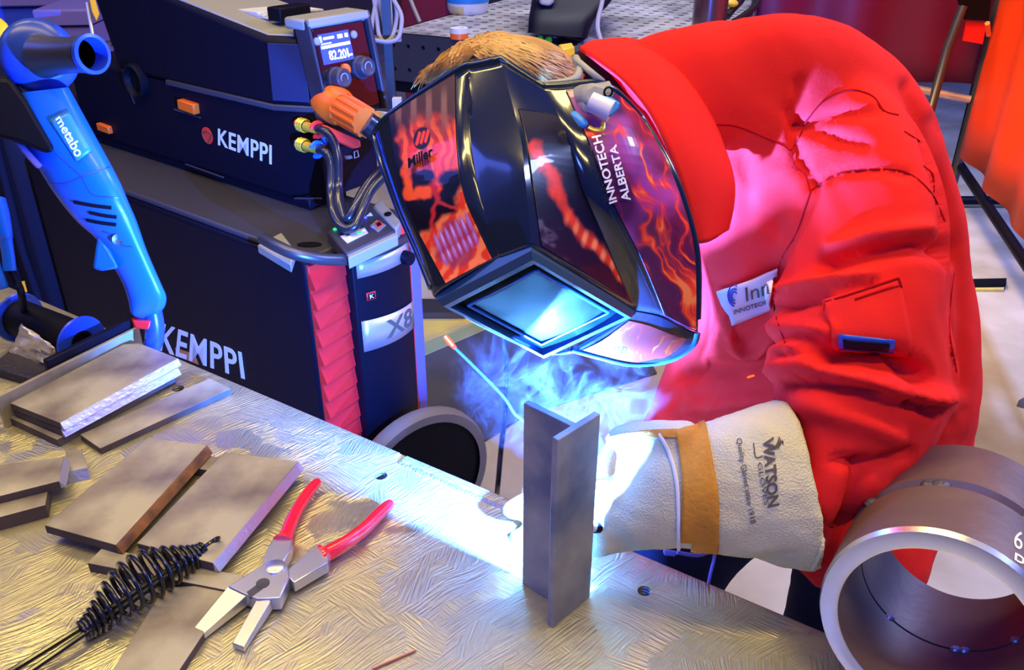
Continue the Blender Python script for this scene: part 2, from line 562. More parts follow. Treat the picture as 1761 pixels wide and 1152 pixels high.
# ------------------------------------------------------------------ the setting
mb = MB(); mb.box((-6, -3, -0.05), (13, 0, 0), (0, 12, 0), (0, 0, 0.05))
tag(mb.build('floor', 'floor'), 'bare concrete workshop floor', kind='structure')
mb = MB(); mb.box((-6, 8.9, 0), (13, 0, 0), (0, 0.1, 0), (0, 0, 4))
tag(mb.build('wall_back', 'wall'), kind='structure')
mb = MB(); mb.box((-6.1, -3, 0), (0.1, 0, 0), (0, 12, 0), (0, 0, 4))
tag(mb.build('wall_left', 'wall'), kind='structure')

def floor_patch(name, px, m, h, label, cat, kind=None):
    mb = MB()
    mb.prism([onz(x, y, h) for x, y in px], (0, 0, -h + 0.0005))
    o = mb.build(name, m, bevel=min(0.003, h * 0.3))
    return tag(o, label, cat, kind=kind)
floor_patch('floor_mat', [(690, 610), (860, 540), (1060, 520), (1130, 640), (905, 712), (765, 800), (690, 800)], 'mat', 0.008,
            'dark blue grey rubber mat on the floor beside the welding machine', 'mat')
floor_patch('trim_1', [(690, 605), (690, 560), (830, 470), (1000, 440), (1000, 478), (860, 536)], 'yellowpaint', 0.003, 'yellow painted floor band', None, 'structure')
floor_patch('trim_2', [(690, 628), (690, 607), (860, 538), (1000, 500), (1000, 520), (860, 556)], 'greenpaint', 0.0095, 'green painted floor line', None, 'structure')
t = empty('floor_strip', onz(1700, 490, 0), 'short black strip with yellow edge lying on the floor at the right', 'floor strip')
mb = MB(); mb.prism([onz(x, y, 0.03) for x, y in ((1650, 480), (1731, 478), (1731, 487), (1650, 488))], (0, 0, -0.03)); mb.build('strip', 'rubber', t)
mb = MB(); mb.prism([onz(x, y, 0.012) for x, y in ((1650, 489), (1729, 488), (1726, 498), (1650, 497))], (0, 0, -0.012)); mb.build('edging', 'yellowpaint', t)
floor_patch('floor_stain', [(1752, 688), (1770, 678), (1790, 700), (1775, 706), (1748, 698)], 'mat', 0.002, 'small dark patch on the floor at the right edge', 'floor patch')

# ------------------------------------------------------------------ welding table
TZ = 0.85
E0, E1 = onz(330, 625, TZ), onz(1430, 1090, TZ)
ed = unit(E1 - E0); en = np.array([ed[1], -ed[0], 0.0])
if en[1] > 0: en = -en
ta = E0 - ed * 0.75; tb = E1 + ed * 0.55; tw = en * 1.0
table = empty('welding_table', (*(((ta + tb + tw) / 2)[:2]), 0), 'steel welding table with a ground shiny top under the work', 'table')
mb = MB(); mb.prism([ta, tb, tb + tw, ta + tw], (0, 0, -0.025))
top = mb.build('tabletop', 'table', table, bevel=0.004, bseg=3)
cut = MB()
HOLES = [(655, 818, 0.0085), (1108, 1016, 0.0075), (306, 668, 0.009), (690, 1240, 0.008)]
for x, y, r in HOLES:
    c = onz(x, y, TZ); cut.lathe(c - np.array([0, 0, 0.02]), (0, 0, 1), [(0, r), (0.05, r)], 20, True)
# a shallow groove worn in the back edge
c = onz(688, 783, TZ); cut.box(c + np.array([-0.01, -0.004, -0.004]) , ed * 0.014, -en * 0.04, (0, 0, 0.02))
co = cut.build('cutter', 'dsteel', None)
md = top.modifiers.new('holes', 'BOOLEAN'); md.operation = 'DIFFERENCE'; md.object = co; md.solver = 'EXACT'
off = world_off(top); co.location = -off * 0
bpy.context.view_layer.update()
bake(top); bpy.data.objects.remove(co)
top.data.materials.clear(); top.data.materials.append(M['table'])
top.data.shade_smooth(); top.data.set_sharp_from_angle(angle=math.radians(30))
for x, y, r in HOLES[:3]:
    mb = MB(); c = onz(x, y, TZ)
    for k in range(4):
        mb.lathe(c - np.array([0, 0, 0.004 + 0.004 * k]), (0, 0, 1), [(0, r * 1.02), (0.0012, r * 0.86), (0.0024, r * 1.02)], 20)
    mb.build('thread', 'dsteel', table)
for s, q in ((0.06, 0.06), (0.94, 0.06), (0.06, 0.94), (0.94, 0.94)):
    p = ta + (tb - ta) * s + tw * q
    mb = MB(); mb.box((p[0] - 0.03, p[1] - 0.03, 0), (0.06, 0, 0), (0, 0.06, 0), (0, 0, TZ - 0.03)); mb.build('leg', 'dsteel', table, bevel=0.004)
for q in (0.06, 0.94):
    p = ta + (tb - ta) * 0.06 + tw * q; mb = MB()
    mb.box(p + np.array([0, 0, -0.085]), (tb - ta) * 0.88, en * 0.04, (0, 0, 0.06)); mb.build('rail', 'dsteel', table, bevel=0.003)
# weld spatter beads along the back edge
mb = MB()
for k in range(34):
    f = k / 33; p = onz(690 + f * 195 + random.uniform(-2, 2), 797 + f * 86 + random.uniform(-1, 1), TZ)
    mb.ball(p + np.array([0, 0, 0.0005]), random.uniform(0.003, 0.0045), 6, (1, 1, 0.5))
tag(mb.build('weld_bead_row', 'steel', table), kind='stuff')

# ------------------------------------------------------------------ T-joint coupon
fd = unit([0.70, 0.714, 0]); wd = np.array([-fd[1], fd[0], 0])
f0 = onz(950, 1080, TZ); fl = 0.0605; th = 0.0075; H = 0.2375
t = empty('tee_joint_coupon', (f0[0], f0[1], TZ), 'upright T shaped steel weld coupon standing on the table in front of the glove', 'weld coupon')
mb = MB(); mb.box(f0, fd * fl, wd * th, (0, 0, H)); mb.build('flange_plate', 'tsteel', t, bevel=0.0008)
m0 = f0 + fd * (fl * 0.5 - th / 2) + wd * th
w1 = onz(899, 1015, TZ); wl = (w1 - m0) @ wd
wv_ = unit(onz(898, 1003, TZ) - m0); wl = np.linalg.norm(onz(898, 1003, TZ) - m0)
mb = MB(); mb.box(m0, unit([-wv_[1] * -1, wv_[0] * -1, 0]) * th * (1 if np.array([wv_[1], -wv_[0], 0]) @ fd > 0 else -1), wv_ * wl, (0, 0, H - 0.001)); mb.build('web_plate', 'tsteel', t, bevel=0.0008)
mb = MB()
for k in range(26):
    z = TZ + 0.06 + k * 0.0068
    mb.ball(m0 + fd * (th + 0.0015) + wd * 0.0015 + np.array([0, 0, z - TZ]), 0.0042, 8)
tag(mb.build('weld_bead', 'weld', t), kind='stuff')

# ------------------------------------------------------------------ steel plates on the table
def slab(name, px, ztop, thick, label, cat='steel plate', group=None, edge=None, m='plate', em='cut'):
    """flat plate whose top corners are seen at px; edge = indices (i, i+1) of a ground bright bevel face"""
    P = [onz(x, y, ztop) for x, y in px]
    c = sum(P) / len(P)
    t = empty(name, (c[0], c[1], ztop - thick), label, cat, group)
    mb = MB(); mb.prism(P, (0, 0, -thick)); pl_ = mb.build('plate', m, t, bevel=0.0008)
    pl_.data.materials.append(M['scale'])
    for f in pl_.data.polygons:
        if abs(f.normal.z) < 0.5: f.material_index = 1  # upright faces take the darker edge colour
    if edge is not None:
        a, b = P[edge], P[(edge + 1) % len(P)]
        out = unit(np.cross(b - a, [0, 0, 1])); 
        if out @ (c - a) > 0: out = -out
        w = thick * 0.55
        mb = MB()
        lo = np.array([0, 0, -thick])
        mb.rings([[a, a + lo, a + lo + out * w], [b, b + lo, b + lo + out * w]])
        mb.build('bevel_edge', em, t, bevel=0.0004)
    return t
def shift(px, dx, dy): return [(x + dx, y + dy) for x, y in px]
G = 'flat steel plates scattered over the table'
ST = [(103, 727), (17, 693), (212, 592), (240, 590), (306, 616)]
slab('steel_plate', ST, TZ + 0.037, 0.0105, 'topmost plate of the stack at the back left, bright ground edge', group=G, edge=4)
slab('steel_plate', shift([(105, 739), (22, 704), (212, 602), (306, 632)], 0, 0), TZ + 0.0245, 0.0105, 'second plate down in the stack at the back left', group=G, edge=3)
slab('steel_plate', shift([(98, 756), (12, 716), (205, 612), (300, 648)], 0, 0), TZ + 0.0125, 0.012, 'bottom plate of the stack, dark and flush on the table', group=G)
slab('flat_bar', [(137, 747), (172, 771), (397, 668), (361, 650)], TZ + 0.010, 0.010, 'narrow flat bar lying just in front of the plate stack', 'flat bar', G)
slab('steel_plate', [(76, 903), (255, 752), (356, 765), (199, 937)], TZ + 0.026, 0.012, 'wide plate left of the gap, resting on a thin bar', group=G, edge=2, em='rust')
slab('steel_plate', [(235, 934), (386, 777), (513, 793), (366, 968)], TZ + 0.026, 0.012, 'wide plate right of the gap, next to the red handled pliers', group=G, edge=2)
slab('flat_bar', [(150, 968), (176, 941), (420, 990), (396, 1016)], TZ + 0.013, 0.013, 'thin bar half hidden under the two wide plates', 'flat bar', G)
slab('flat_bar', [(300, 800), (325, 778), (470, 800), (450, 822)], TZ + 0.0125, 0.0125, 'hidden rear bar propping up the two wide plates', 'flat bar', G)
slab('steel_plate', [(282, 1010), (407, 1003), (300, 1165), (185, 1165)], TZ + 0.010, 0.010, 'plate under the pliers jaws, cut off by the bottom of the picture', group=G)
slab('steel_plate', [(-60, 806), (110, 785), (101, 827), (-60, 868)], TZ + 0.030, 0.011, 'raised plate cut off by the left picture edge', group=G, edge=1)
slab('steel_plate', [(-60, 850), (84, 832), (78, 868), (-60, 905)], TZ + 0.019, 0.019, 'thick dark block under the raised plate at the left edge', group=G)
slab('steel_block', [(113, 776), (139, 771), (151, 803), (111, 812)], TZ + 0.014, 0.014, 'small steel offcut with a bright end beside the left plate', 'steel block', G, edge=2)
# bar standing on its edge behind the stack
z0 = TZ
q2, q3 = onz(17, 693, TZ + 0.037), onz(212, 592, TZ + 0.037)
bo = unit(np.cross(q3 - q2, [0, 0, 1.0])); bo = bo if bo[1] > 0 else -bo
a0, b0 = q2 + (q2 - q3) * 0.06 + bo * 0.006, q3 + (q3 - q2) * 0.20 + bo * 0.006
a0[2] = b0[2] = TZ
up = np.array([0, 0, 1.0])
def zat(x, y, base):  # height above base seen at pixel row y
    r = ray(x, y); s = (base[1] - CAM[1]) / r[1]; return CAM[2] + r[2] * s
ha, hb = zat(6, 684, a0), zat(250, 562, b0)
t = empty('steel_plate', (a0 + b0) / 2, 'thin plate standing on edge behind the stack, its face lit blue', 'steel plate', G)
bk = unit(np.cross(b0 - a0, up)) * -0.006
if bk[1] < 0: bk = -bk
mb = MB(); mb.rings([[a0, a0 + bk, (*(a0 + bk)[:2], ha), (*a0[:2], ha)], [b0, b0 + bk, (*(b0 + bk)[:2], hb), (*b0[:2], hb)]]); mb.build('plate', 'plate', t, bevel=0.0008)

# ------------------------------------------------------------------ pliers
t = empty('welding_pliers', onz(460, 1005, TZ), 'steel welding pliers with red grips lying open on the table', 'pliers')
def flat(name, px, z0, z1, m, bevel=0.0012):
    mb = MB(); mb.prism([onz(x, y, z1) for x, y in px], (0, 0, z0 - z1)); return mb.build(name, m, t, bevel=bevel)
zt = TZ + 0.020
flat('handle_shank', [(472, 922), (503, 926), (500, 945), (484, 972), (450, 972), (458, 945)], TZ + 0.006, zt, 'steel')
flat('handle_shank', [(540, 938), (566, 952), (563, 968), (505, 1002), (490, 984)], TZ + 0.006, zt, 'steel')
jt = flat('joint', [(452, 970), (466, 962), (485, 962), (495, 972), (498, 992), (481, 1028), (442, 1030), (419, 1021), (392, 1008)], TZ + 0.005, zt + 0.002, 'steel')
def jaw(px, tip):
    P = [onz(x, y, zt) for x, y in px]; Q = [onz(x, y, TZ + 0.008) for x, y in tip]
    lo = [p - np.array([0, 0, 0.014]) for p in P]; lq = [np.array([q[0], q[1], TZ + 0.001]) for q in Q]
    mb = MB(); mb.rings([[P[0], P[1], lo[1], lo[0]], [Q[0], Q[1], lq[1], lq[0]]]); return mb.build('jaw', 'steel', t, bevel=0.0008)
jaw([(392, 1008), (424, 1024)], [(322, 1093), (338, 1100)])
jaw([(442, 1029), (466, 1032)], [(399, 1106), (419, 1113)])
mb = MB(); mb.ball(onz(326, 1099, TZ + 0.004), 0.0035, 8, (2, 1, 0.8)); mb.build('jaw_tip', 'copper', t)
mb = MB(); c = onz(474, 976, zt + 0.002); mb.lathe(c, (0, 0, 1), [(0, 0.0105), (0.0022, 0.0105), (0.0032, 0.0085), (0.0034, 0.0)], 28); mb.build('pivot', 'steel', t)
mb = MB(); c = onz(452, 1003, zt + 0.0022); mb.lathe(c, (0, 0, 1), [(0, 0.0072), (0.0006, 0.0072), (0.0004, 0.0)], 24); mb.build('wire_notch', 'dsteel', t)
mb = MB(); mb.prism([onz(x, y, zt + 0.0024) for x, y in ((424, 1018), (446, 1002), (452, 1012), (430, 1028))], (0, 0, -0.002)); mb.build('cutter_slot', 'dsteel', t)
for P in ([(487, 934, 13), (493, 918, 12), (503, 893, 11.5), (518, 865, 11), (534, 842, 10.5), (546, 829, 8.5), (549, 826, 4)],
          [(553, 956, 14), (570, 948, 13.5), (600, 930, 12.5), (630, 906, 12), (653, 882, 11.5), (670, 867, 9.5), (675, 863, 4)]):
    mb = MB(); pts = smooth_path([np.array(q) for q in P], 4)
    cl = [onz(q[0], q[1], TZ + 0.0135) for q in pts]
    mb.tube(cl, [q[2] / 1500 * 1.0 for q in pts], 14)
    b = mb.build('grip', 'redgrip', t, smooth=80)
    a = P[0]; mb = MB(); d = unit(onz(P[1][0], P[1][1], TZ + 0.0135) - onz(a[0], a[1], TZ + 0.0135))
    mb.lathe(onz(a[0], a[1], TZ + 0.0135), d, [(-0.001, 0.0125), (0.002, 0.0128), (0.008, 0.0085)], 18, True); mb.build('grip_guard', 'redgrip', b)

# ------------------------------------------------------------------ chipping hammer with a spring handle
h0, h1 = onz(140, 1080, TZ + 0.018), onz(352, 938, TZ + 0.026)
t = empty('chipping_hammer', (h0[0], h0[1], TZ), 'black chipping hammer with a coiled spring handle at the lower left', 'hammer')
ax = unit(h1 - h0); L = np.linalg.norm(h1 - h0)
sd = unit(np.cross(ax, up)); nv = np.cross(sd, ax)
turns = 19; pts = []
def coil_r(f):
    return 0.0095 + 0.0175 * math.sin(math.pi * min(max((f - 0.02) / 0.96, 0), 1) ** 0.95) ** 1.3 if f < 0.99 else 0.0095
base = lambda f: h0 + (h1 - h0) * f
for i in range(turns * 20 + 1):
    f = i / (turns * 20); g = 0.5 + 0.5 * math.copysign(abs(2 * f - 1) ** 0.8, 2 * f - 1)
    g = f - 0.55 * math.sin(2 * math.pi * f) / (2 * math.pi)
    r = coil_r(g); a = 2 * math.pi * turns * f
    c = base(g); c = np.array([c[0], c[1], TZ + 0.0035 + max(r, 0.010) + f * 0.006])
    pts.append(c + sd * r * math.cos(a) + nv * r * math.sin(a))
mb = MB(); mb.tube(pts, 0.0026, 7); mb.build('spring_handle', 'blackwire', t, smooth=80)
far0, far1 = onz(-30, 1185, TZ + 0.012), onz(10, 1190, TZ + 0.012)
mb = MB(); mb.tube([onz(352, 940, TZ + 0.02), onz(150, 1073, TZ + 0.018), onz(10, 1160, TZ + 0.010), onz(-70, 1210, TZ + 0.009)], 0.0034, 8); mb.build('shaft', 'blackwire', t)
mb = MB(); mb.tube([onz(348, 948, TZ + 0.02), onz(156, 1083, TZ + 0.017), onz(34, 1166, TZ + 0.010), onz(-50, 1222, TZ + 0.009)], 0.0034, 8); mb.build('shaft', 'blackwire', t)
mb = MB(); c = onz(362, 935, TZ + 0.030); u2 = ax; 
mb.tube([c + u2 * 0.011 * math.cos(k * math.pi / 10) + (sd * 0.6 + nv * 0.8) * 0.008 * math.sin(k * math.pi / 10) for k in range(21)], 0.0022, 8); mb.build('hanging_loop', 'blackwire', t)

# ------------------------------------------------------------------ pipe coupon
k_ = 0.897
pc = dep(1604.1, 1086.7, 0.8545 * k_); pa = unit([0.54312737, 0.82926919, -0.13162551]); pL = 0.21885 * k_; pR = 0.1095 * k_; pW = 0.0195 * k_
t = empty('pipe_coupon', pc, 'large dark steel pipe end with a bright ground rim at the lower right', 'pipe')
half = pL * 0.50
def ringpipe(a, b, bev0):
    mb = MB()
    prof = [(a + 0.004, pR - pW), (a + 0.004, pR - pW)]
    mb.lathe(pc, pa, [(a + bev0, pR), (b - 0.006, pR), (b, pR - 0.010), (b, pR - pW), (a + (0.0 if bev0 < 0.01 else 0.0), pR - pW)], 96)
    return mb
s1 = ringpipe(0.0, half - 0.001, 0.006).build('pipe_section', 'pipe', t, smooth=30)
mb = MB(); mb.lathe(pc, pa, [(0.0062, pR + 0.0002), (0.0, pR - pW * 0.12), (-0.0008, pR - pW * 0.9), (0.0, pR - pW - 0.0002)], 96); mb.build('bevel_face', 'bevel', s1, smooth=30)
mb = MB(); mb.lathe(pc, pa, [(half + 0.002, pR - pW), (half + 0.004, pR - 0.012), (half + 0.009, pR), (pL - 0.004, pR), (pL, pR - 0.004), (pL, pR - pW), (half + 0.002, pR - pW)], 96)
mb.build('pipe_section', 'pipe', t, smooth=30)
mb = MB(); mb.lathe(pc, pa, [(half - 0.004, pR - 0.014), (half - 0.001, pR - 0.010), (half + 0.004, pR - 0.010), (half + 0.008, pR - 0.014)], 96)
mb.build('root_gap_shade', 'rubber', t, smooth=30)  # ring coloured black to stand in for shade inside the gap
hu = unit(np.cross(pa, up)); hv = np.cross(hu, pa)
for aa, rr in ((1.98, 0.005), (1.88, 0.004), (1.06, 0.005), (2.6, 0.005)):
    d = hu * math.cos(aa) + hv * math.sin(aa)
    mb = MB(); mb.ball(pc + pa * (half + 0.001) + d * (pR - 0.004), 0.0075, 10, (1.3, 1.0, 0.7)); mb.build('tack_weld', 'weld', t)
    mb = MB(); mb.ball(pc + pa * (half + 0.001) - d * (pR - pW), 0.0045, 8, (1.3, 1, 0.7)); mb.build('tack_weld', 'steel', t)
pbv = bvh_of(s1)
for body, q in (('6', [(1742, 940), (1756, 948), (1746, 910), (1760, 918)]), ('P8', [(1742, 974), (1778, 995), (1745, 950), (1781, 970)])):
    text_map('chalk_mark', body, drape_fn(pbv, *q, off=0.0006, fallback=0.78), 'chalk', t, 0.0, 0.0003, 1)
# uncalled: bright dots that stand in for lamp reflections on the pipe
def dots(px, bv):
    mb = MB()
    for x, y in px:
        mb.ball(hit(bv, x, y, 0.0002, 0.8), 0.0011, 6)
    tag(mb.build('glint_dots', 'brass', t), kind='stuff')
# ------------------------------------------------------------------ welding power source
mu = np.array([-0.79, 0.61, 0]); mu /= np.linalg.norm(mu); mv = np.array([0.61, 0.79, 0]); mv /= np.linalg.norm(mv)
mA = onz(530, 455, 0.80); mA0 = np.array([mA[0], mA[1], 0])
def mp(a, b, z): return mA0 + mu * a + mv * b + np.array([0, 0, z])
ps = empty('welding_power_source', mp(0.45, 0.17, 0), 'large black and red wheeled welding power source behind the table', 'welding machine')
def extr(name, plan, z0, z1, m, parent, bevel=0.004):
    mb = MB(); mb.prism([mp(a, b, z1) for a, b in plan], (0, 0, z0 - z1)); return mb.build(name, m, parent, bevel=bevel)
body = extr('body', [(0.012, 0.0), (0.012, 0.33), (1.22, 0.33), (1.22, 0.0)], 0.13, 0.80, 'black', ps, 0.012)
extr('top_deck', [(0.0, 0.004), (0.0, 0.326), (1.21, 0.326), (1.21, 0.004)], 0.80, 0.815, 'darkgrey', ps, 0.006)
# front: louvre column, centre panel, right strip
extr('louvre_back', [(0.006, 0.004), (0.006, 0.105), (0.014, 0.105), (0.014, 0.004)], 0.16, 0.79, 'redplastic', ps, 0.001)
for k in range(13):
    z = 0.775 - k * 0.047
    mb = MB()
    mb.rings([[mp(-0.010, 0.004, z - 0.036), mp(0.006, 0.004, z), mp(0.006, 0.004, z - 0.040)], [mp(0.001, 0.104, z - 0.036), mp(0.006, 0.104, z), mp(0.006, 0.104, z - 0.040)]])
    mb.build('louvre', 'redplastic', ps, 0)
def front_curve(b): return -0.035 * math.sin(math.pi * min(max((b - 0.09) / 0.22, 0), 1)) ** 0.7 - 0.004
cb = [0.105 + 0.175 * i / 12 for i in range(13)]
extr('front_panel', [(front_curve(b), b) for b in cb] + [(0.02, 0.28), (0.02, 0.105)], 0.14, 0.79, 'black', ps, 0.003)
extr('side_strip', [(-0.006, 0.283), (-0.006, 0.300), (0.02, 0.300), (0.02, 0.283)], 0.14, 0.77, 'redplastic', ps, 0.002)
extr('edge_post', [(-0.006, 0.300), (-0.006, 0.333), (0.03, 0.333), (0.03, 0.300)], 0.12, 0.80, 'purple', ps, 0.003)
def front_plate(name, b0, b1, z0l, z1l, z0r, z1r, m, off=0.003):
    mb = MB(); rows = []
    for i in range(11):
        f = i / 10; b = b0 + (b1 - b0) * f
        lo = z0l + (z0r - z0l) * f; hi = z1l + (z1r - z1l) * f
        rows.append([mp(front_curve(b) - off, b, lo), mp(front_curve(b) - off, b, hi)])
    mb.grid(rows); return mb.build(name, m, ps, solid=0.002)
front_plate('name_plate', 0.112, 0.276, 0.545, 0.625, 0.545, 0.615, 'silver')
front_plate('top_plate', 0.112, 0.268, 0.733, 0.773, 0.733, 0.773, 'silver')
front_plate('badge', 0.128, 0.150, 0.673, 0.693, 0.673, 0.693, 'redplastic')
front_plate('badge_face', 0.131, 0.147, 0.676, 0.690, 0.676, 0.690, 'black', 0.0045)
def fp(b, z, off=0.0055): return mp(front_curve(b) - off, b, z)
text_map('model_mark', 'X8', lambda u, v: fp(0.170 + 0.095 * u, 0.560 + 0.048 * v), 'ink', ps, 0.02, 0.0008, 1)
text_map('badge_letter', 'K', lambda u, v: fp(0.134 + 0.010 * u, 0.678 + 0.010 * v, 0.0065), 'white', ps, 0.02, 0.0006)
sideP = mp(0, -0.001, 0); sn = -mv
def side(x, y): return onplane(x, y, sideP, sn)
text_map('side_lettering', 'KEMPPI', quad_fn(side(273, 602), side(421, 652), side(280, 556), side(415, 606)), 'white', ps, 0.014, 0.001, spacing=1.07)
mb = MB(); mb.prism([side(x, y) for x, y in ((301, 598), (334, 609), (341, 627), (304, 612))], -mv * 0.001 * -1); mb.build('warning_sticker', 'copper', ps)
# handle, control panel
hp = lambda x, y, a: onplane(x, y, mp(a, 0, 0.8), mu)
pts = smooth_path([hp(452, 410, 0.05), hp(480, 425, -0.01), hp(512, 438, -0.05), hp(560, 446, -0.075), hp(610, 444, -0.08), hp(655, 428, -0.07), hp(690, 411, -0.05), hp(712, 400, 0.0)], 6)
mb = MB(); mb.tube(pts, 0.0125, 14); mb.build('handle', 'dsteel', ps, smooth=80)
mb = MB(); mb.prism([onz(x, y, 0.822) for x, y in ((442, 421), (484, 399), (508, 430), (500, 455))], (0, 0, -0.02)); mb.build('handle_bracket', 'greyplastic', ps, bevel=0.003)
mb = MB(); mb.lathe(hp(690, 440, -0.03), mu, [(-0.03, 0.0), (-0.03, 0.016), (0.04, 0.016)], 20); mb.build('lock_knob', 'black', ps)
cp = [(563, 398), (596, 436), (682, 396), (641, 352), (600, 352)]
mb = MB(); mb.prism([onz(x, y, 0.842) for x, y in cp], (0, 0, -0.03)); panel = mb.build('control_panel', 'darkgrey', ps, bevel=0.004)
mb = MB(); mb.prism([onz(x, y, 0.838) for x, y in ((597, 436), (683, 397), (684, 404), (599, 444))], (0, 0, -0.025)); mb.build('panel_edge', 'greyplastic', ps, bevel=0.002)
mb = MB(); mb.prism([onz(x, y, 0.848) for x, y in ((641, 354), (656, 342), (690, 381), (681, 394))], (0, 0, -0.03)); cvr = mb.build('panel_cover', 'greyplastic', ps, bevel=0.004)
mb = MB(); c = onz(667, 368, 0.8485); mb.ball(c, 0.011, 12, (0.8, 1.4, 0.12)); mb.build('finger_hole', 'rubber', cvr)
zp = 0.8425
def pquad(name, px, m, h=0.001):
    mb = MB(); mb.prism([onz(x, y, zp + h) for x, y in px], (0, 0, -h)); return mb.build(name, m, panel)
pquad('button_label', [(585, 406), (627, 391), (633, 400), (597, 418)], 'offwhite')
pquad('icon_label', [(636, 388), (648, 378), (664, 387), (650, 399)], 'silver')
pquad('icon', [(644, 384), (653, 379), (659, 386), (650, 391)], 'redlamp', 0.0018)
pquad('icon', [(647, 384), (653, 381), (656, 386), (650, 389)], 'black', 0.0024)
pquad('icon', [(630, 371), (637, 365), (641, 370)], 'offwhite', 0.001)
for x, y, m in ((576, 394, 'ledgreen'), (618, 400, 'ledgreen'), (641, 390, 'ledblue'), (628, 374, 'ledblue'), (601, 408, 'white'), (625, 396, 'white')):
    mb = MB(); mb.ball(onz(x, y, zp + 0.0015), 0.0045, 10, (1, 1, 0.6)); mb.build('indicator_light', m, panel)
mb = MB(); mb.lathe(onz(687, 400, 0.82), up, [(0, 0.013), (0.022, 0.012), (0.025, 0.0)], 18); mb.build('stop_button', 'redlamp', ps)
mb = MB(); mb.ball(onz(532, 420, 0.817), 0.02, 12, (1.4, 0.7, 0.1)); mb.build('deck_hole', 'rubber', ps)
# wheels
def wheel(c, axis, r, w, parent):
    mb = MB(); c = np.asarray(c)
    mb.lathe(c, axis, [(-w / 2, r * 0.86), (-w / 2, r * 0.97), (-w / 4, r), (w / 4, r), (w / 2, r * 0.97), (w / 2, r * 0.86)], 48)
    tyre = mb.build('wheel', 'rim', parent, smooth=60)
    mb = MB(); mb.lathe(c, axis, [(-w * 0.4, 0.0), (-w * 0.42, r * 0.2), (-w * 0.3, r * 0.25), (-w * 0.34, r * 0.88), (w * 0.34, r * 0.88), (w * 0.3, r * 0.25), (w * 0.42, 0.0)], 48)
    mb.build('hub', 'rubber', tyre, smooth=40)
for a in (0.12, 1.08):
    for b in (0.02, 0.31):
        wheel(mp(a, b, 0.08), mv, 0.08, 0.04, ps)
gw = empty('cart_wheel', (0, 0, 0), 'big dark disc wheel with a grey tyre standing beside the welding machine', 'wheel')
wc = onplane(724, 800, mp(-0.03, 0.36, 0), unit(np.array([0.75, -0.66, 0])))
wc = dep(722, 806, 2.16); wr = 0.196
wc[2] = wr
gw.location = Vector((wc[0], wc[1], 0))
wheel(wc, unit(np.array([0.62, -0.78, 0])), wr, 0.045, gw)

# ------------------------------------------------------------------ wire feeder on the power source
B0 = onz(540, 352, 0.84); ba, bb = (B0 - mA) @ mu, (B0 - mA) @ mv
def wp(a, b, z): return mp(ba + a, bb + b, z)
wf = empty('wire_feeder', wp(0.3, 0.1, 0.815), 'black wire feeder with a lit screen sitting on top of the power source', 'wire feeder')
def wext(name, plan, z0, z1, m, bevel=0.006, plan1=None, parent=wf):
    mb = MB(); p1 = plan1 or plan
    mb.rings([[wp(a, b, z0) for a, b in plan], [wp(a, b, z1) for a, b in p1]])
    return mb.build(name, m, parent, bevel=bevel)
wext('foot_plate', [(0.03, 0.01), (0.03, 0.13), (1.0, 0.13), (1.0, 0.01)], 0.8155, 0.842, 'black', 0.004)
low = wext('lower_body', [(0.09, 0.0), (0.0, 0.035), (0.0, 0.215), (1.02, 0.215), (1.02, 0.0)], 0.842, 1.055, 'black')
LB = [(0.10, -0.006), (0.012, 0.035), (0.012, 0.215), (0.70, 0.215), (0.74, -0.006)]
LT = [(0.105, 0.008, 1.203), (0.024, 0.045, 1.205), (0.024, 0.205, 1.21), (0.80, 0.205, 1.315), (0.84, 0.008, 1.315)]
mb = MB(); mb.rings([[wp(a, b, 1.058) for a, b in LB], [wp(*q) for q in LT]]); lid = mb.build('lid', 'black', wf, bevel=0.010)
wext('lid_rim', [(0.092, -0.010), (0.004, 0.034), (0.004, 0.218), (0.52, 0.218), (0.52, -0.010)], 1.048, 1.062, 'darkgrey', 0.003)
mb = MB(); mb.rings([[wp(a, b, z - 0.004) for a, b, z in ((0.115, 0.018, 1.204), (0.05, 0.052, 1.206), (0.05, 0.195, 1.212), (0.78, 0.195, 1.313), (0.81, 0.018, 1.313))], [wp(a, b, z + 0.006) for a, b, z in ((0.115, 0.018, 1.204), (0.05, 0.052, 1.206), (0.05, 0.195, 1.212), (0.78, 0.195, 1.313), (0.81, 0.018, 1.313))]]); mb.build('lid_top', 'greyplastic', wf, bevel=0.003)
mb = MB(); mb.prism([wp(0.098, -0.004, 1.07), wp(0.016, 0.034, 1.07), wp(0.026, 0.042, 1.195), wp(0.102, 0.004, 1.195)], unit(-mu * 0.45 - mv * 0.9) * 0.002); mb.build('lid_chamfer', 'lid_lit_blue', wf, bevel=0.001)
# leaning front frame with screen and knobs
fr0, fr1 = (-0.040, 1.035), (0.002, 1.245)   # (a, z) bottom and top of the leaning panel
def fpt(s, h, off=0.0):
    a = fr0[0] + (fr1[0] - fr0[0]) * h; z = fr0[1] + (fr1[1] - fr0[1]) * h
    nrm = unit(-mu * (fr1[1] - fr0[1]) + up * -(fr0[0] - fr1[0]) * 1.0)
    return wp(a, 0.035 + 0.180 * s, z) + nrm * off
def fbox(name, s0, s1, h0, h1, off, m, depth, bevel=0.002, parent=wf):
    mb = MB(); mb.rings([[fpt(s0, h0, off), fpt(s1, h0, off), fpt(s1, h1, off), fpt(s0, h1, off)], [fpt(s0, h0, off - depth), fpt(s1, h0, off - depth), fpt(s1, h1, off - depth), fpt(s0, h1, off - depth)]])
    return mb.build(name, m, parent, bevel=bevel)
fbox('front_block', 0.0, 1.0, 0.0, 1.0, -0.004, 'black', 0.045)
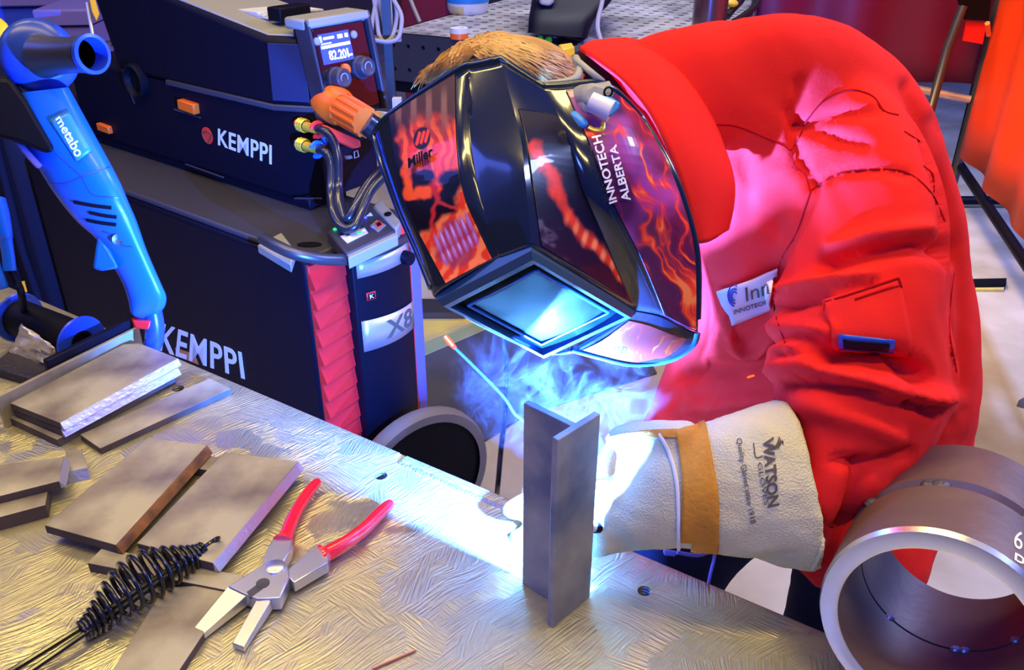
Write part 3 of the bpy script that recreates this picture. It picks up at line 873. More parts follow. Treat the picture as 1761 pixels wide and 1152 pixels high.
for n_, a in (('left', (-0.02, 0.025, -0.02, 1.02)), ('right', (0.955, 1.02, -0.02, 1.02)), ('top', (-0.02, 1.02, 0.93, 1.02))):
    fbox('frame_rail', a[0], a[1], a[2], a[3], 0.010, 'railgrey' if n_ != 'top' else 'greyplastic', 0.05, 0.004)
wext('front_cap', [(0.0, 0.03), (0.0, 0.218), (0.07, 0.218), (0.07, 0.03)], 1.225, 1.250, 'greyplastic', 0.006)
fbox('panel_face', 0.06, 0.90, 0.05, 0.92, 0.002, 'blackgloss', 0.004, 0.001)
scr = fbox('screen', 0.12, 0.62, 0.56, 0.86, 0.004, 'screen', 0.003, 0.0004)
text_map('screen_reading', '82.20', quad_fn(fpt(0.22, 0.595, 0.0052), fpt(0.50, 0.585, 0.0052), fpt(0.22, 0.69, 0.0052), fpt(0.50, 0.68, 0.0052)), 'screentext', scr, 0.02, 0.0003)
for s0, s1, h0, h1 in ((0.13, 0.60, 0.715, 0.745), (0.13, 0.16, 0.78, 0.84), (0.19, 0.36, 0.80, 0.825), (0.42, 0.50, 0.79, 0.83), (0.54, 0.59, 0.79, 0.83), (0.14, 0.3, 0.757, 0.768), (0.55, 0.6, 0.60, 0.62), (0.52, 0.54, 0.59, 0.68)):
    fbox('screen_bar', s0, s1, h0, h1, 0.0052, 'screentext', 0.0012, 0, scr)
pn = unit(fpt(0.5, 0.5, 1) - fpt(0.5, 0.5, 0))
for s, h, r in ((0.27, 0.40, 0.023), (0.70, 0.46, 0.023)):
    mb = MB(); mb.lathe(fpt(s, h, 0.002), pn, [(0, r * 1.15), (0.006, r * 1.15), (0.007, r), (0.026, r * 0.94), (0.029, r * 0.8), (0.027, r * 0.55), (0.028, 0)], 30); kn = mb.build('knob', 'darkgrey', wf, smooth=35)
    mb = MB(); mb.tube([fpt(s, h, 0.029) + (mv * math.cos(q) + up * math.sin(q)) * r * 0.45 for q in [k * math.pi / 8 for k in range(17)]], 0.0014, 6); mb.build('knob_mark', 'greyplastic', kn)
mb = MB(); mb.lathe(fpt(0.44, 0.475, 0.002), pn, [(0, 0.013), (0.006, 0.012), (0.008, 0)], 18); mb.build('button', 'orange', wf)
for s, h in ((0.70, 0.80), (0.09, 0.80)):
    mb = MB(); mb.lathe(fpt(s, h, 0.002), pn, [(0, 0.009), (0.004, 0.008), (0.005, 0)], 16); mb.build('button', 'greyplastic', wf)
# lower front: torch connector, fittings, lever
c0 = dep(572, 178, 1.97); c1 = dep(603, 194, 1.905); c2 = dep(630, 211, 1.85); ca = unit(c2 - c0)
mb = MB(); mb.lathe(c0 - ca * 0.03, ca, [(0, 0.030), (0.0, 0.040), (0.060, 0.042), (0.066, 0.038), (0.092, 0.036)], 36, True); con = mb.build('torch_connector', 'orange', wf, smooth=40)
mb = MB(); L = np.linalg.norm(c2 - c0); s_ = 0.058
ring0 = []; ring1 = []
hx = unit(np.cross(ca, up)); hy = np.cross(hx, ca)
for k in range(48):
    r = 0.036 if k % 4 < 2 else 0.0325
    d = hx * math.cos(k * math.pi / 24) + hy * math.sin(k * math.pi / 24)
    ring0.append(c0 + ca * s_ + d * r); ring1.append(c0 + ca * L + d * r * 0.93)
mb.rings([ring0, ring1]); mb.build('connector_ring', 'orange', con, smooth=20)
mb = MB(); mb.tube(smooth_path([c0 + ca * (L - 0.005), dep(652, 228, 1.87), dep(678, 250, 1.85), dep(700, 285, 1.86)], 5), 0.026, 16); mb.build('torch_cable', 'hose', wf, smooth=80)
mb = MB(); mb.prism([dep(x, y, 1.93) for x, y in ((632, 203), (650, 190), (690, 195), (652, 222))], pn * -0.02); mb.build('grey_clip', 'greyplastic', wf, bevel=0.003)
for y0, y1, ring, clipm in ((214, 223, 'redplastic', 'redplastic'), (248, 257, 'bluegrey', 'blue')):
    p0, p1 = dep(511, y0 - 2, 2.0), dep(548, y1 + 1, 1.945); d = unit(p1 - p0); ln = np.linalg.norm(p1 - p0)
    mb = MB(); mb.lathe(p0, d, [(0, 0.0), (0, 0.010), (0.008, 0.011), (0.009, 0.008)], 18); mb.build('hose_fitting', ring, wf)
    mb = MB()
    for k in range(3):
        mb.lathe(p0 + d * (0.010 + 0.009 * k), d, [(0, 0.0125), (0.0045, 0.0165), (0.009, 0.0135)], 10)
    mb.lathe(p0 + d * 0.037, d, [(0, 0.011), (ln - 0.037, 0.0095)], 12); mb.build('hose_fitting', 'brass', wf, smooth=20)
    mb = MB(); hx2 = unit(np.cross(d, up)); hy2 = np.cross(hx2, d); cc = p0 + d * (ln - 0.006)
    mb.tube([cc + (hx2 * math.cos(q) + hy2 * math.sin(q)) * 0.0155 for q in [math.pi * (0.1 + 1.6 * k / 14) for k in range(15)]], 0.0055, 8); mb.build('hose_clip', clipm, wf)
mb = MB(); mb.prism([dep(x, y, 1.93) for x, y in ((551, 218), (560, 214), (620, 241), (622, 253), (610, 256), (556, 231))], pn * -0.012); mb.build('release_lever', 'redlamp', wf, bevel=0.003)
mb = MB(); mb.prism([dep(x, y, 2.0) for x, y in ((552, 203), (560, 205), (566, 219), (560, 221))], pn * -0.01); mb.build('blue_tab', 'blue', wf, bevel=0.002)
mb = MB(); mb.prism([dep(x, y, 1.99) for x, y in ((558, 234), (565, 236), (563, 248), (553, 258), (548, 256))], pn * -0.01); mb.build('blue_tab', 'blue', wf, bevel=0.002)
for P in ([(547, 222, 1.945), (562, 228, 1.93), (575, 247, 1.93), (581, 275, 1.93), (582, 320, 1.93), (585, 355, 1.905), (592, 374, 1.89), (600, 374, 1.885), (612, 352, 1.89), (634, 315, 1.91), (668, 280, 1.93)],
          [(549, 257, 1.945), (562, 264, 1.93), (569, 287, 1.93), (569, 330, 1.92), (573, 365, 1.89), (583, 386, 1.875), (597, 394, 1.87), (612, 387, 1.87), (622, 362, 1.88), (640, 325, 1.90), (680, 285, 1.92)]):
    mb = MB(); mb.tube(pathpx(P, 6), 0.0105, 12); mb.build('hose', 'hose', wf, smooth=80)
mb = MB(); mb.prism([dep(x, y, 1.98) for x, y in ((597, 268), (604, 267), (607, 272), (600, 274))], pn * -0.01); mb.build('socket', 'copper', wf)
mb = MB(); mb.tube([dep(x, y, 1.975) for x, y in ((609, 261), (615, 259), (617, 269), (610, 272), (609, 261))], 0.0016, 6); mb.build('socket_clip', 'steel', wf)
# side of the feeder
fsP = wp(0, -0.001, 0)
def fside(x, y, o=0.0): return onplane(x, y, fsP, sn) - mv * o
text_map('side_lettering', 'KEMPPI', quad_fn(fside(375, 249), fside(467, 283), fside(375, 221), fside(467, 250)), 'white', wf, 0.014, 0.001, spacing=1.07)
mb = MB(); mb.lathe(fside(357, 233), -mv, [(0, 0.0215), (0.002, 0.0215), (0.0022, 0)], 32); lg = mb.build('logo', 'redlamp', wf)
tri = [fside(x, y, 0.003) for x, y in ((349, 228), (357, 224), (366, 230), (358, 245), (349, 228))]
mb = MB(); mb.tube(tri, 0.0014, 6); mb.build('logo_mark', 'ink', lg)
for q, o in (([(313, 169), (341, 178), (343, 196), (315, 186)], 0.016), ([(171, 210), (191, 217), (194, 230), (174, 223)], 0.012)):
    mb = MB(); mb.prism([fside(x, y, o) for x, y in q], mv * 0.02); mb.build('latch', 'orange', wf, bevel=0.003)
for P in (((300, 188), (345, 202)), ((320, 282), (385, 305)), ((508, 341), (553, 341))):
    mb = MB(); mb.tube([fside(*P[0], 0.001), fside(*P[1], 0.001)], 0.0022, 6); mb.build('moulded_line', 'darkgrey', wf)
mb = MB(); c = fside(238, 138, 0.008); mb.lathe(c, -mv, [(-0.01, 0.046), (0.006, 0.046), (0.012, 0.040), (0.006, 0.034), (-0.004, 0.032), (-0.004, 0.0)], 32); mb.build('hinge_disc', 'rubber', wf, smooth=40)
# open rear bay with clear guard and orange reel lock
mb = MB()
q = [fside(x, y, 0.002) for x, y in ((182, 70), (205, 92), (214, 130), (232, 178))]
rows = [[p + mv * w for w in (0, 0.05, 0.1)] for p in smooth_path(q, 4)]
mb.grid(rows); mb.build('clear_guard', 'clear', wf, solid=0.003)
mb = MB(); mb.lathe(fside(203, 160) + mv * 0.03, -mv, [(0, 0.024), (0.02, 0.024), (0.024, 0.018), (0.024, 0)], 24); mb.build('reel_lock', 'orange', wf)
mb = MB(); mb.tube([fside(118, 130) + mv * 0.05, fside(152, 172) + mv * 0.05], 0.02, 16); mb.build('grey_tube', 'greyplastic', wf)
# ------------------------------------------------------------------ blue angle tool standing behind the plates
gt = empty('angle_grinder', onz(262, 592, TZ), 'large bright blue hand power tool with a white lettered label standing at the left', 'power tool')
D0, D1 = 1.26, 1.36
secs = [(28, 160, 118, 150), (40, 240, 163, 232), (78, 309, 203, 306), (106, 350, 222, 350), (134, 383, 235, 380), (166, 412, 250, 424), (190, 450, 264, 458), (211, 488, 278, 490), (221, 518, 286, 510), (226, 540, 283, 528), (242, 549, 270, 542)]
S = []
for i, s in enumerate(secs):
    f = i / (len(secs) - 1); hw = math.hypot(s[2] - s[0], s[3] - s[1]) / 2
    S.append((*s, D0 + (D1 - D0) * f, hw / 1500 * D0 * (0.85 if i < 9 else 0.6)))
mb = MB(); lofLR(mb, S, 28, 2.6, 4); gb = mb.build('housing', 'blue', gt, smooth=60)
gbv = bvh_of(gb)
hd = dep(68, 97, D0)
vdir = unit(dep(160, 93, 1.19) - dep(92, 97, 1.24))
nrm = unit(-ray(68, 97))
mb = MB(); mb.lathe(hd - nrm * 0.03, nrm, [(0, 0.047), (0.012, 0.053), (0.045, 0.052), (0.058, 0.044), (0.066, 0.028), (0.067, 0.0)], 40); mb.build('gear_head', 'bluegrey', gt, smooth=50)
p0, p1 = dep(75, 97, 1.225), dep(160, 93, 1.165); d = unit(p1 - p0); ln = np.linalg.norm(p1 - p0)
mb = MB(); mb.lathe(p0, d, [(0, 0.030), (ln * 0.25, 0.0255), (ln * 0.6, 0.0235), (ln - 0.012, 0.0245)], 32); tubeo = mb.build('side_tube', 'dsteel', gt, smooth=60)
mb = MB(); mb.lathe(p1 - d * 0.01, d, [(0, 0.0245), (0.002, 0.0262), (0.010, 0.0262), (0.011, 0.0215), (0.006, 0.0205)], 32); mb.build('tube_mouth', 'bluegrey', tubeo, smooth=40)
mb = MB(); mb.lathe(p1 - d * 0.01, d, [(0.0105, 0.0208), (-0.016, 0.0195)], 32); mb.build('tube_bore', 'bluegrey', tubeo)
mb = MB(); mb.lathe(p1 - d * 0.01, d, [(-0.015, 0.0197), (-0.0155, 0.0)], 32); mb.build('tube_bore_end', 'bore_shade', tubeo)  # flat cap coloured black for the shade deep in the bore
mb = MB(); mb.prism([dep(x, y, 1.29) for x, y in ((-40, 130), (20, 132), (48, 170), (94, 250), (80, 256), (30, 236), (-40, 220))], nrm * 0.085); mb.build('rubber_guard', 'rubber', gt, bevel=0.008)
mb = MB(); mb.prism([dep(x, y, 1.285) for x, y in ((24, 236), (44, 246), (74, 278), (64, 284), (44, 262))], nrm * 0.06); mb.build('lock_tab', 'purple', gt, bevel=0.003)
mb = MB()
mb.rings([[dep(x, y, 1.33 + o) for x, y in ((168, 404), (163, 440), (160, 462), (176, 466), (204, 461), (190, 432))] for o in (-0.028, -0.034)] if False else
         [[dep(x, y, 1.335) for x, y in ((168, 404), (163, 440), (160, 462), (176, 466), (206, 461), (200, 430))], [dep(x, y, 1.285) for x, y in ((168, 404), (163, 440), (160, 462), (176, 466), (204, 461), (190, 432))]])
mb.build('trigger', 'blue', gt, bevel=0.004)
drape_poly('label_plate', gbv, [(133, 278), (158, 260), (117, 190), (86, 207)], 'bluelabel', gt, 0.002, 8, 0.0016, 1.2)
text_map('label_lettering', 'metabo', drape_fn(gbv, np.array([97, 206]), np.array([132, 272]), np.array([108, 198]), np.array([147, 264]), 0.0035, 1.2), 'white', gt, 0.022, 0.0006, 1)
for q in (((128, 347), (192, 357)), ((154, 365), (201, 373)), ((150, 378), (200, 386))):
    seam('vent_slot', gbv, [q[0], ((q[0][0] + q[1][0]) / 2, (q[0][1] + q[1][1]) / 2 + 1), q[1]], 0.0030, 'rubber', gt, 0.0002, 4, 1.3)
seam('housing_joint', gbv, [(95, 262), (120, 285), (140, 303), (152, 326), (165, 336), (205, 340)], 0.0011, 'bluegrey', gt, 0.0, 5, 1.3)
seam('housing_joint', gbv, [(78, 314), (110, 316), (145, 302), (180, 290), (198, 284)], 0.0011, 'bluegrey', gt, 0.0, 5, 1.3)
seam('housing_joint', gbv, [(176, 398), (188, 402), (205, 420), (228, 424)], 0.0011, 'bluegrey', gt, 0.0, 5, 1.3)
c = hit(gbv, 204, 411, 0.001, 1.3); mb = MB(); mb.lathe(c, nrm, [(-0.002, 0.0085), (0.001, 0.0085), (0.0005, 0.0055), (-0.002, 0.0)], 18); mb.build('housing_screw', 'dsteel', gt)
mb = MB(); mb.tube(smooth_path([dep(262, 535, 1.36), dep(266, 560, 1.365), dep(264, 590, 1.375), onz(252, 606, TZ + 0.012)], 5), [0.0145] * 10 + [0.0135] * 6, 14); mb.build('cable_sleeve', 'bluegrey', gt, smooth=80)
mb = MB(); mb.prism([dep(x, y, 1.36) for x, y in ((225, 545), (258, 546), (254, 562), (230, 560))], nrm * 0.02); mb.build('red_collar', 'redplastic', gt, bevel=0.003)

t2 = empty('power_tool_handle', dep(10, 480, 1.30), 'blue tool handle cut off by the left picture edge', 'power tool')
mb = MB(); lofLR(mb, [(-30, 330, 10, 340, 1.29, 0.018), (-25, 370, 17, 366, 1.295, 0.02), (-12, 403, 23, 405, 1.30, 0.02), (-3, 411, 22, 411, 1.30, 0.016), (3, 440, 26, 440, 1.305, 0.013), (5, 466, 29, 465, 1.31, 0.012)], 20, 2.3, 3); mb.build('handle', 'blue', t2, smooth=60)
mb = MB(); lofLR(mb, [(-30, 455, 0, 450, 1.31, 0.014), (-20, 490, 12, 482, 1.315, 0.014), (-14, 503, 16, 494, 1.32, 0.012)], 16, 2.2, 3); mb.build('lower_handle', 'blue', t2, smooth=60)
mb = MB(); mb.tube(smooth_path([dep(18, 462, 1.31), dep(30, 485, 1.32), dep(38, 510, 1.33), onz(44, 560, TZ + 0.004)], 4), 0.0055, 10); mb.build('cable', 'rubber', t2)
mb = MB(); mb.tube([dep(36, 484, 1.325), dep(41, 503, 1.328)], 0.0052, 8); mb.build('cable_marker', 'yellow', t2)

# black roller between two blue flanges
sp = empty('cable_reel', onz(70, 600, TZ), 'black roller between two blue flanged discs behind the plates at the left', 'reel')
r0, r1 = onz(33, 546, TZ + 0.042), onz(140, 588, TZ + 0.042); ra = unit(r1 - r0); rl = np.linalg.norm(r1 - r0)
mb = MB(); mb.lathe(r0, ra, [(0, 0.030), (rl, 0.030)], 36, True); mb.build('roller', 'rubber', sp, smooth=50)
for c, s in ((r0, 1), (r1, 1)):
    mb = MB(); mb.lathe(c, ra, [(-0.002, 0.019), (-0.002, 0.040), (0.0005, 0.042), (0.003, 0.040), (0.003, 0.019)], 44); mb.build('flange', 'bluegrey', sp, smooth=40)
mb = MB(); mb.lathe(r0, ra, [(rl - 0.012, 0.019), (rl + 0.003, 0.019), (rl + 0.0032, 0.014), (rl - 0.006, 0.013), (rl - 0.006, 0.0)], 24); mb.build('axle', 'rubber', sp)
t = empty('foil_scrap', onz(60, 622, TZ), 'crumpled piece of yellowish foil leaning on the black roller', 'foil')
mb = MB(); g = []
fq = quad_fn(onz(10, 622, TZ + 0.004), onz(84, 640, TZ + 0.004), dep(36, 556, 1.375), dep(96, 598, 1.33))
for j in range(11):
    g.append([fq(i / 10, j / 10) + np.array([0, -0.004, 0.002]) * random.uniform(-1, 1) for i in range(11)])
mb.grid(g); mb.build('foil', 'foil', t, solid=0.001)
t = empty('abrasive_block', onz(40, 640, TZ), 'black gritty block lying in front of the foil at the left edge', 'block')
mb = MB(); mb.prism([onz(x, y, TZ + 0.016) for x, y in ((-20, 630), (18, 600), (84, 632), (56, 652))], (0, 0, -0.016)); mb.build('block', 'blackgrit', t, bevel=0.003)
t = empty('dark_bar', onz(170, 610, TZ), 'black square bar lying between the reel and the standing plate', 'bar')
p, q = a0 + (b0 - a0) * 0.36 + bo * 0.009, b0 + bo * 0.009
mb = MB(); mb.box(p, q - p, bo * 0.010, (0, 0, max(ha, hb) - TZ + 0.012)); mb.build('bar', 'black', t, bevel=0.002)

# ------------------------------------------------------------------ far perforated table and what lies on it
KZ = 0.90
K0, K1 = onz(665, 55, KZ), onz(1010, 86, KZ)
ke = unit(K1 - K0); kn = np.array([-ke[1], ke[0], 0])
W_, Dp = np.linalg.norm(K1 - K0) , 2.6
pt = empty('perforated_table', (*(K0 + ke * W_ / 2)[:2], 0), 'perforated steel fixture table in the background behind the head', 'table')
def kp(a, b, z): return np.array([K0[0], K0[1], 0]) + ke * a + kn * b + np.array([0, 0, z])
px_, py_ = 0.075, 0.075
nx, ny = 17, 34
mb = MB(); Wt = nx * px_
def hole_cell(f, cx, cy, hx, hy, r, dz):
    o = [f(cx + hx * sx, cy + hy * sy) for sx, sy in ((-1, -1), (0, -1), (1, -1), (1, 0), (1, 1), (0, 1), (-1, 1), (-1, 0))]
    ang = [math.radians(a) for a in (225, 270, 315, 0, 45, 90, 135, 180)]
    i_ = [f(cx + r * math.cos(a), cy + r * math.sin(a)) for a in ang]
    l_ = [q + dz for q in i_]
    O = [mb.v(q) for q in o]; I = [mb.v(q) for q in i_]; Lw = [mb.v(q) for q in l_]
    for k in range(8):
        mb.face((O[k], O[(k + 1) % 8], I[(k + 1) % 8], I[k])); mb.face((I[k], I[(k + 1) % 8], Lw[(k + 1) % 8], Lw[k]))
for i in range(nx):
    for j in range(ny):
        hole_cell(lambda a, b: kp(a, b, KZ), (i + 0.5) * px_, (j + 0.5) * py_, px_ / 2, py_ / 2, 0.0165, np.array([0, 0, -0.025]))
bmesh.ops.remove_doubles(mb.bm, verts=mb.bm.verts, dist=0.0005)
mb.build('perforated_top', 'perf', pt, smooth=0)
mb = MB(); mb.box(kp(0, 0, KZ - 0.05), ke * Wt, kn * ny * py_, (0, 0, 0.024)); mb.build('under_plate', 'black', pt)
mb = MB()
for i in range(nx):
    for j in range(2):
        hole_cell(lambda a, b: kp(a, -0.012, b), (i + 0.5) * px_, KZ - 0.05 - 0.1 * j, px_ / 2, 0.05, 0.010, kn * 0.012)
bmesh.ops.remove_doubles(mb.bm, verts=mb.bm.verts, dist=0.0005)
mb.build('side_panel', 'darksteelside', pt, smooth=0)
mb = MB(); mb.box(kp(0, -0.001, KZ - 0.25), ke * Wt, kn * 0.01, (0, 0, 0.25)); mb.build('side_backing', 'rubber', pt)
mb = MB(); mb.box(kp(0, 0, KZ - 0.2), ke * 0.012, kn * ny * py_, (0, 0, 0.2)); mb.build('end_panel', 'black', pt)
for a, b in ((0.08, 0.08), (Wt - 0.14, 0.08), (0.08, 2.4), (Wt - 0.14, 2.4)):
    mb = MB(); mb.box(kp(a, b, 0), ke * 0.07, kn * 0.07, (0, 0, KZ - 0.05)); mb.build('leg', 'dsteel', pt, bevel=0.004)

def oz(x, y): return onz(x, y, KZ)
t = empty('tape_roll', oz(790, 66), 'small white roll with an orange side on the perforated table', 'roll')
mb = MB(); c = oz(790, 66); mb.lathe(c, (0, 0, 1), [(0, 0.0), (0, 0.038), (0.022, 0.038), (0.022, 0.0)], 28); mb.build('base', 'orange', t)
mb = MB(); mb.lathe(c + np.array([0, 0, 0.0225]), (0, 0, 1), [(0, 0.038), (0.02, 0.037), (0.02, 0.02), (0.012, 0.018), (0.012, 0)], 28); mb.build('cap', 'offwhite', t)
for x, y, w in ((929, 66, 'left'), (944, 68, 'right')):
    mb = MB(); c = onz(x, y, KZ + 0.02); mb.lathe(c - np.array([0.012, 0, 0.02]), (0.5, 0, 0.8), [(0, 0.0), (0, 0.017), (0.02, 0.016), (0.032, 0.010), (0.036, 0)], 18)
    tag(mb.build('ear_plug', 'green', None, smooth=60), f'lime green foam plug on the far table, {w} one of the pair', 'ear plug', 'lime green foam plugs')
t = empty('yellow_clamp', oz(975, 82), 'yellow block shaped clamp at the edge of the perforated table', 'clamp')
mb = MB(); mb.prism([onz(x, y, KZ + 0.05) for x, y in ((958, 76), (985, 72), (990, 80), (966, 86))], (0, 0, -0.05), 0.85); mb.build('block', 'yellow', t, bevel=0.005)
mb = MB(); mb.prism([onz(x, y, KZ + 0.02) for x, y in ((986, 82), (1000, 79), (1003, 84), (988, 88))], (0, 0, -0.02)); mb.build('jaw', 'dsteel', t, bevel=0.003)
# black moulded case / seat with a wire loop
t = empty('black_case', oz(960, 50), 'big black moulded case standing on the perforated table', 'case')
cd = (dep(960, 40, 1) - CAM); dd = 4.0
mb = MB(); lofLR(mb, [(908, 56, 1010, 66, 3.55, 0.12), (910, 30, 1022, 34, 3.6, 0.14), (915, 0, 1052, 0, 3.7, 0.15), (918, -40, 1062, -40, 3.8, 0.15), (918, -110, 1062, -110, 3.9, 0.15)], 24, 5, 3); mb.build('shell', 'black', t, smooth=50)
mb = MB(); mb.prism([dep(x, y, 3.50) for x, y in ((922, -40), (958, -40), (953, 4), (944, 11), (928, 8))], unit(ray(940, 0)) * 0.05); mb.build('grey_latch', 'greyplastic', t, bevel=0.01)
mb = MB(); mb.tube(pathpx([(1044, -60, 3.5), (1036, 0, 3.45), (1029, 30, 3.42), (1028, 50, 3.40), (1034, 72, 3.38)], 5), 0.009, 8); mb.build('wire_loop', 'cablegrey', t)
mb = MB(); mb.prism([onz(x, y, KZ + 0.006) for x, y in ((965, 60), (990, 56), (1030, 68), (1020, 74))], (0, 0, -0.006)); tag(mb.build('paper_sheet', 'offwhite', None), 'torn white paper lying by the black case', 'paper')
t = empty('upright_tube', oz(1218, 52), 'short wide dark brown glossy tube standing on the far table', 'tube')
c = oz(1218, 50); mb = MB(); rr = 29 / 1500 * ((c - CAM) @ AD)
mb.lathe(c, (0, 0, 1), [(0, rr), (0.55, rr), (0.55, rr * 0.9), (0.0, rr * 0.9)], 40); mb.build('tube_wall', 'tubepaint', t, smooth=50)
t = empty('cable_bundle', oz(1275, 30), 'black cables with a yellow plug on the far table right of the tube', 'cable')
for P in ([(1250, 28, 3.9), (1262, 14, 3.95), (1275, 0, 4.0), (1285, -20, 4.0)], [(1262, 38, 3.8), (1284, 24, 3.85), (1300, 8, 3.9), (1312, -15, 3.95)]):
    mb = MB(); mb.tube(pathpx(P, 4), 0.016, 8); mb.build('cable', 'hose', t)
mb = MB(); mb.ball(dep(1258, 6, 3.92), 0.024, 10, (1.3, 1, 0.7)); mb.build('plug', 'yellow', t)

# cable loops hung between feeder and far table
t = empty('cable_coil', dep(668, 65, 3.0), 'grey cable coil hanging behind the wire feeder', 'cable')
for P in ([(640, -20, 2.9), (648, 30, 2.9), (652, 60, 2.9), (662, 72, 2.9), (676, 60, 2.9), (682, 20, 2.9), (672, -20, 2.9)],
          [(646, -20, 2.95), (660, 40, 2.95), (664, 66, 2.95), (672, 40, 2.95), (668, -20, 2.95)],
          [(664, -20, 2.85), (688, 20, 2.85), (690, 45, 2.85), (684, 66, 2.85), (668, 72, 2.85), (650, 70, 2.85), (632, 66, 2.85)],
          [(652, -20, 2.9), (640, 40, 2.9), (637, 100, 2.9), (640, 150, 2.9)]):
    mb = MB(); mb.tube(pathpx(P, 5), 0.0075, 8); mb.build('cable', 'cablegrey', t, smooth=80)
mb = MB(); mb.box(dep(628, 72, 2.92), AR * 0.12, np.array([0, 0.02, 0]), (0, 0, 0.018)); mb.build('hook', 'greyplastic', t)
t = empty('stand_post', (*dep(650, 300, 2.9)[:2], 0), 'thin grey upright post behind the wire feeder', 'post')
q = dep(662, 110, 2.95); mb = MB(); mb.box((q[0], q[1], 0.0), (0.028, 0, 0), (0, 0.028, 0), (0, 0, q[2] + 0.3)); mb.build('post', 'dsteel', t)
mb = MB(); mb.box((q[0] - 0.25, q[1] - 0.05, 0.0), (0.5, 0, 0), (0, 0.12, 0), (0, 0, 0.03)); mb.build('foot', 'dsteel', t)
mb = MB(); mb.box((q[0] + 0.02, q[1] - 0.03, q[2] - 0.20), (0.03, 0, 0), (0, 0.03, 0), (0, 0, 0.09)); mb.build('bracket', 'offwhite', t)
t = empty('red_cabinet', (*dep(728, 20, 5.2)[:2], 0), 'dark red steel cabinet behind the cable coil', 'cabinet')
q = dep(690, 38, 5.2); mb = MB(); mb.box((q[0], q[1], 0.05), (0.27, 0, 0), (0, 0.4, 0), (0, 0, 1.9)); mb.build('body', 'curtain', t, bevel=0.01)
mb = MB(); mb.box((q[0], q[1] + 0.02, 0.0), (0.27, 0, 0), (0, 0.36, 0), (0, 0, 0.05)); mb.build('plinth', 'rubber', t)
mb = MB(); mb.tube(pathpx([(702, -10, 5.1), (712, 15, 5.1), (722, 38, 5.1)], 4), 0.012, 8); mb.build('cable', 'cablegrey', t)
t = empty('plastic_jug', oz(805, 15), 'pale blue plastic canister on the far end of the perforated table', 'canister')
mb = MB(); c = oz(805, 21); mb.lathe(c, (0, 0, 1), [(0, 0.0), (0, 0.09), (0.02, 0.1), (0.22, 0.105), (0.25, 0.06), (0.3, 0.05), (0.3, 0)], 28); mb.build('body', 'offwhite', t, smooth=50)
mb = MB(); mb.lathe(c + np.array([0, 0, 0.05]), (0, 0, 1), [(0, 0.103), (0.05, 0.106)], 28); mb.build('label_band', 'bluelabel', t)
# things behind the feeder, top left
t = empty('plastic_crate', (*dep(70, 30, 3.2)[:2], 0), 'blue plastic crate with a lid in the top left corner', 'crate')
q0 = dep(-140, 70, 3.4); mb = MB(); mb.box((q0[0], q0[1], 0), (0.62, 0.08, 0), (-0.06, 0.5, 0), (0, 0, q0[2] + 0.12)); mb.build('body', 'bluebox', t, bevel=0.01)
mb = MB(); mb.box((q0[0] - 0.02, q0[1] - 0.02, q0[2] + 0.12), (0.66, 0.085, 0), (-0.06, 0.54, 0), (0, 0, 0.035)); mb.build('lid', 'purple', t, bevel=0.006)
t = empty('dark_case', (*dep(110, 40, 2.9)[:2], 0), 'dark purple box standing behind the blue tool', 'box')
q0 = dep(64, 62, 3.0); mb = MB(); mb.box((q0[0], q0[1], 0), (0.185, 0.02, 0), (-0.02, 0.3, 0), (0, 0, q0[2] + 0.085)); mb.build('body', 'purple', t, bevel=0.008)
mb = MB(); mb.box((q0[0] - 0.004, q0[1] - 0.006, q0[2] + 0.030), (0.19, 0.02, 0), (-0.02, 0.3, 0), (0, 0, 0.004)); mb.build('lid_joint', 'rubber', t)
t = empty('yellow_strap', dep(160, 15, 2.75), 'yellow strap hanging beside the black feeder lid', 'strap')
mb = MB(); mb.prism([dep(x, y, 2.7) for x, y in ((150, -20), (158, -20), (171, 24), (166, 37), (158, 20))], unit(ray(160, 10)) * 0.012); mb.build('strap', 'yellow', t, bevel=0.002)
mb = MB(); mb.tube(pathpx([(150, 5, 2.72), (156, 40, 2.72), (160, 62, 2.72)], 4), 0.006, 8); mb.build('buckle_rod', 'steel', t)
t = empty('yellow_pad', dep(5, 50, 1.45), 'yellow handle behind the blue tool at the left edge', 'handle')
mb = MB(); lofLR(mb, [(-30, 20, 2, 32, 1.5, 0.02), (-20, 60, 16, 48, 1.47, 0.02), (-14, 100, 10, 80, 1.45, 0.02)], 16, 3, 3); mb.build('pad', 'yellow', t, smooth=60)
t = empty('paper_stack', wp(0.33, 0.08, 1.235), 'stack of pale printed papers on top of the black feeder', 'papers')
for k in range(3):
    mb = MB(); a = 0.02 * k
    mb.prism([wp(0.16 + a, 0.06, 1.236 + 0.004 * k), wp(0.16 - a, 0.19, 1.236 + 0.004 * k), wp(0.42, 0.20, 1.236 + 0.004 * k), wp(0.43 + a, 0.07, 1.236 + 0.004 * k)], (0, 0, -0.0035)); mb.build('sheet', 'offwhite', t)
t = empty('black_binder', wp(0.09, 0.1, 1.25), 'black binder lying at the front of the feeder top', 'binder')
mb = MB(); mb.prism([wp(0.105, 0.05, 1.262), wp(0.105, 0.14, 1.262), wp(0.15, 0.14, 1.262), wp(0.15, 0.05, 1.262)], (0, 0, -0.03)); mb.build('binder', 'rubber', t, bevel=0.003)

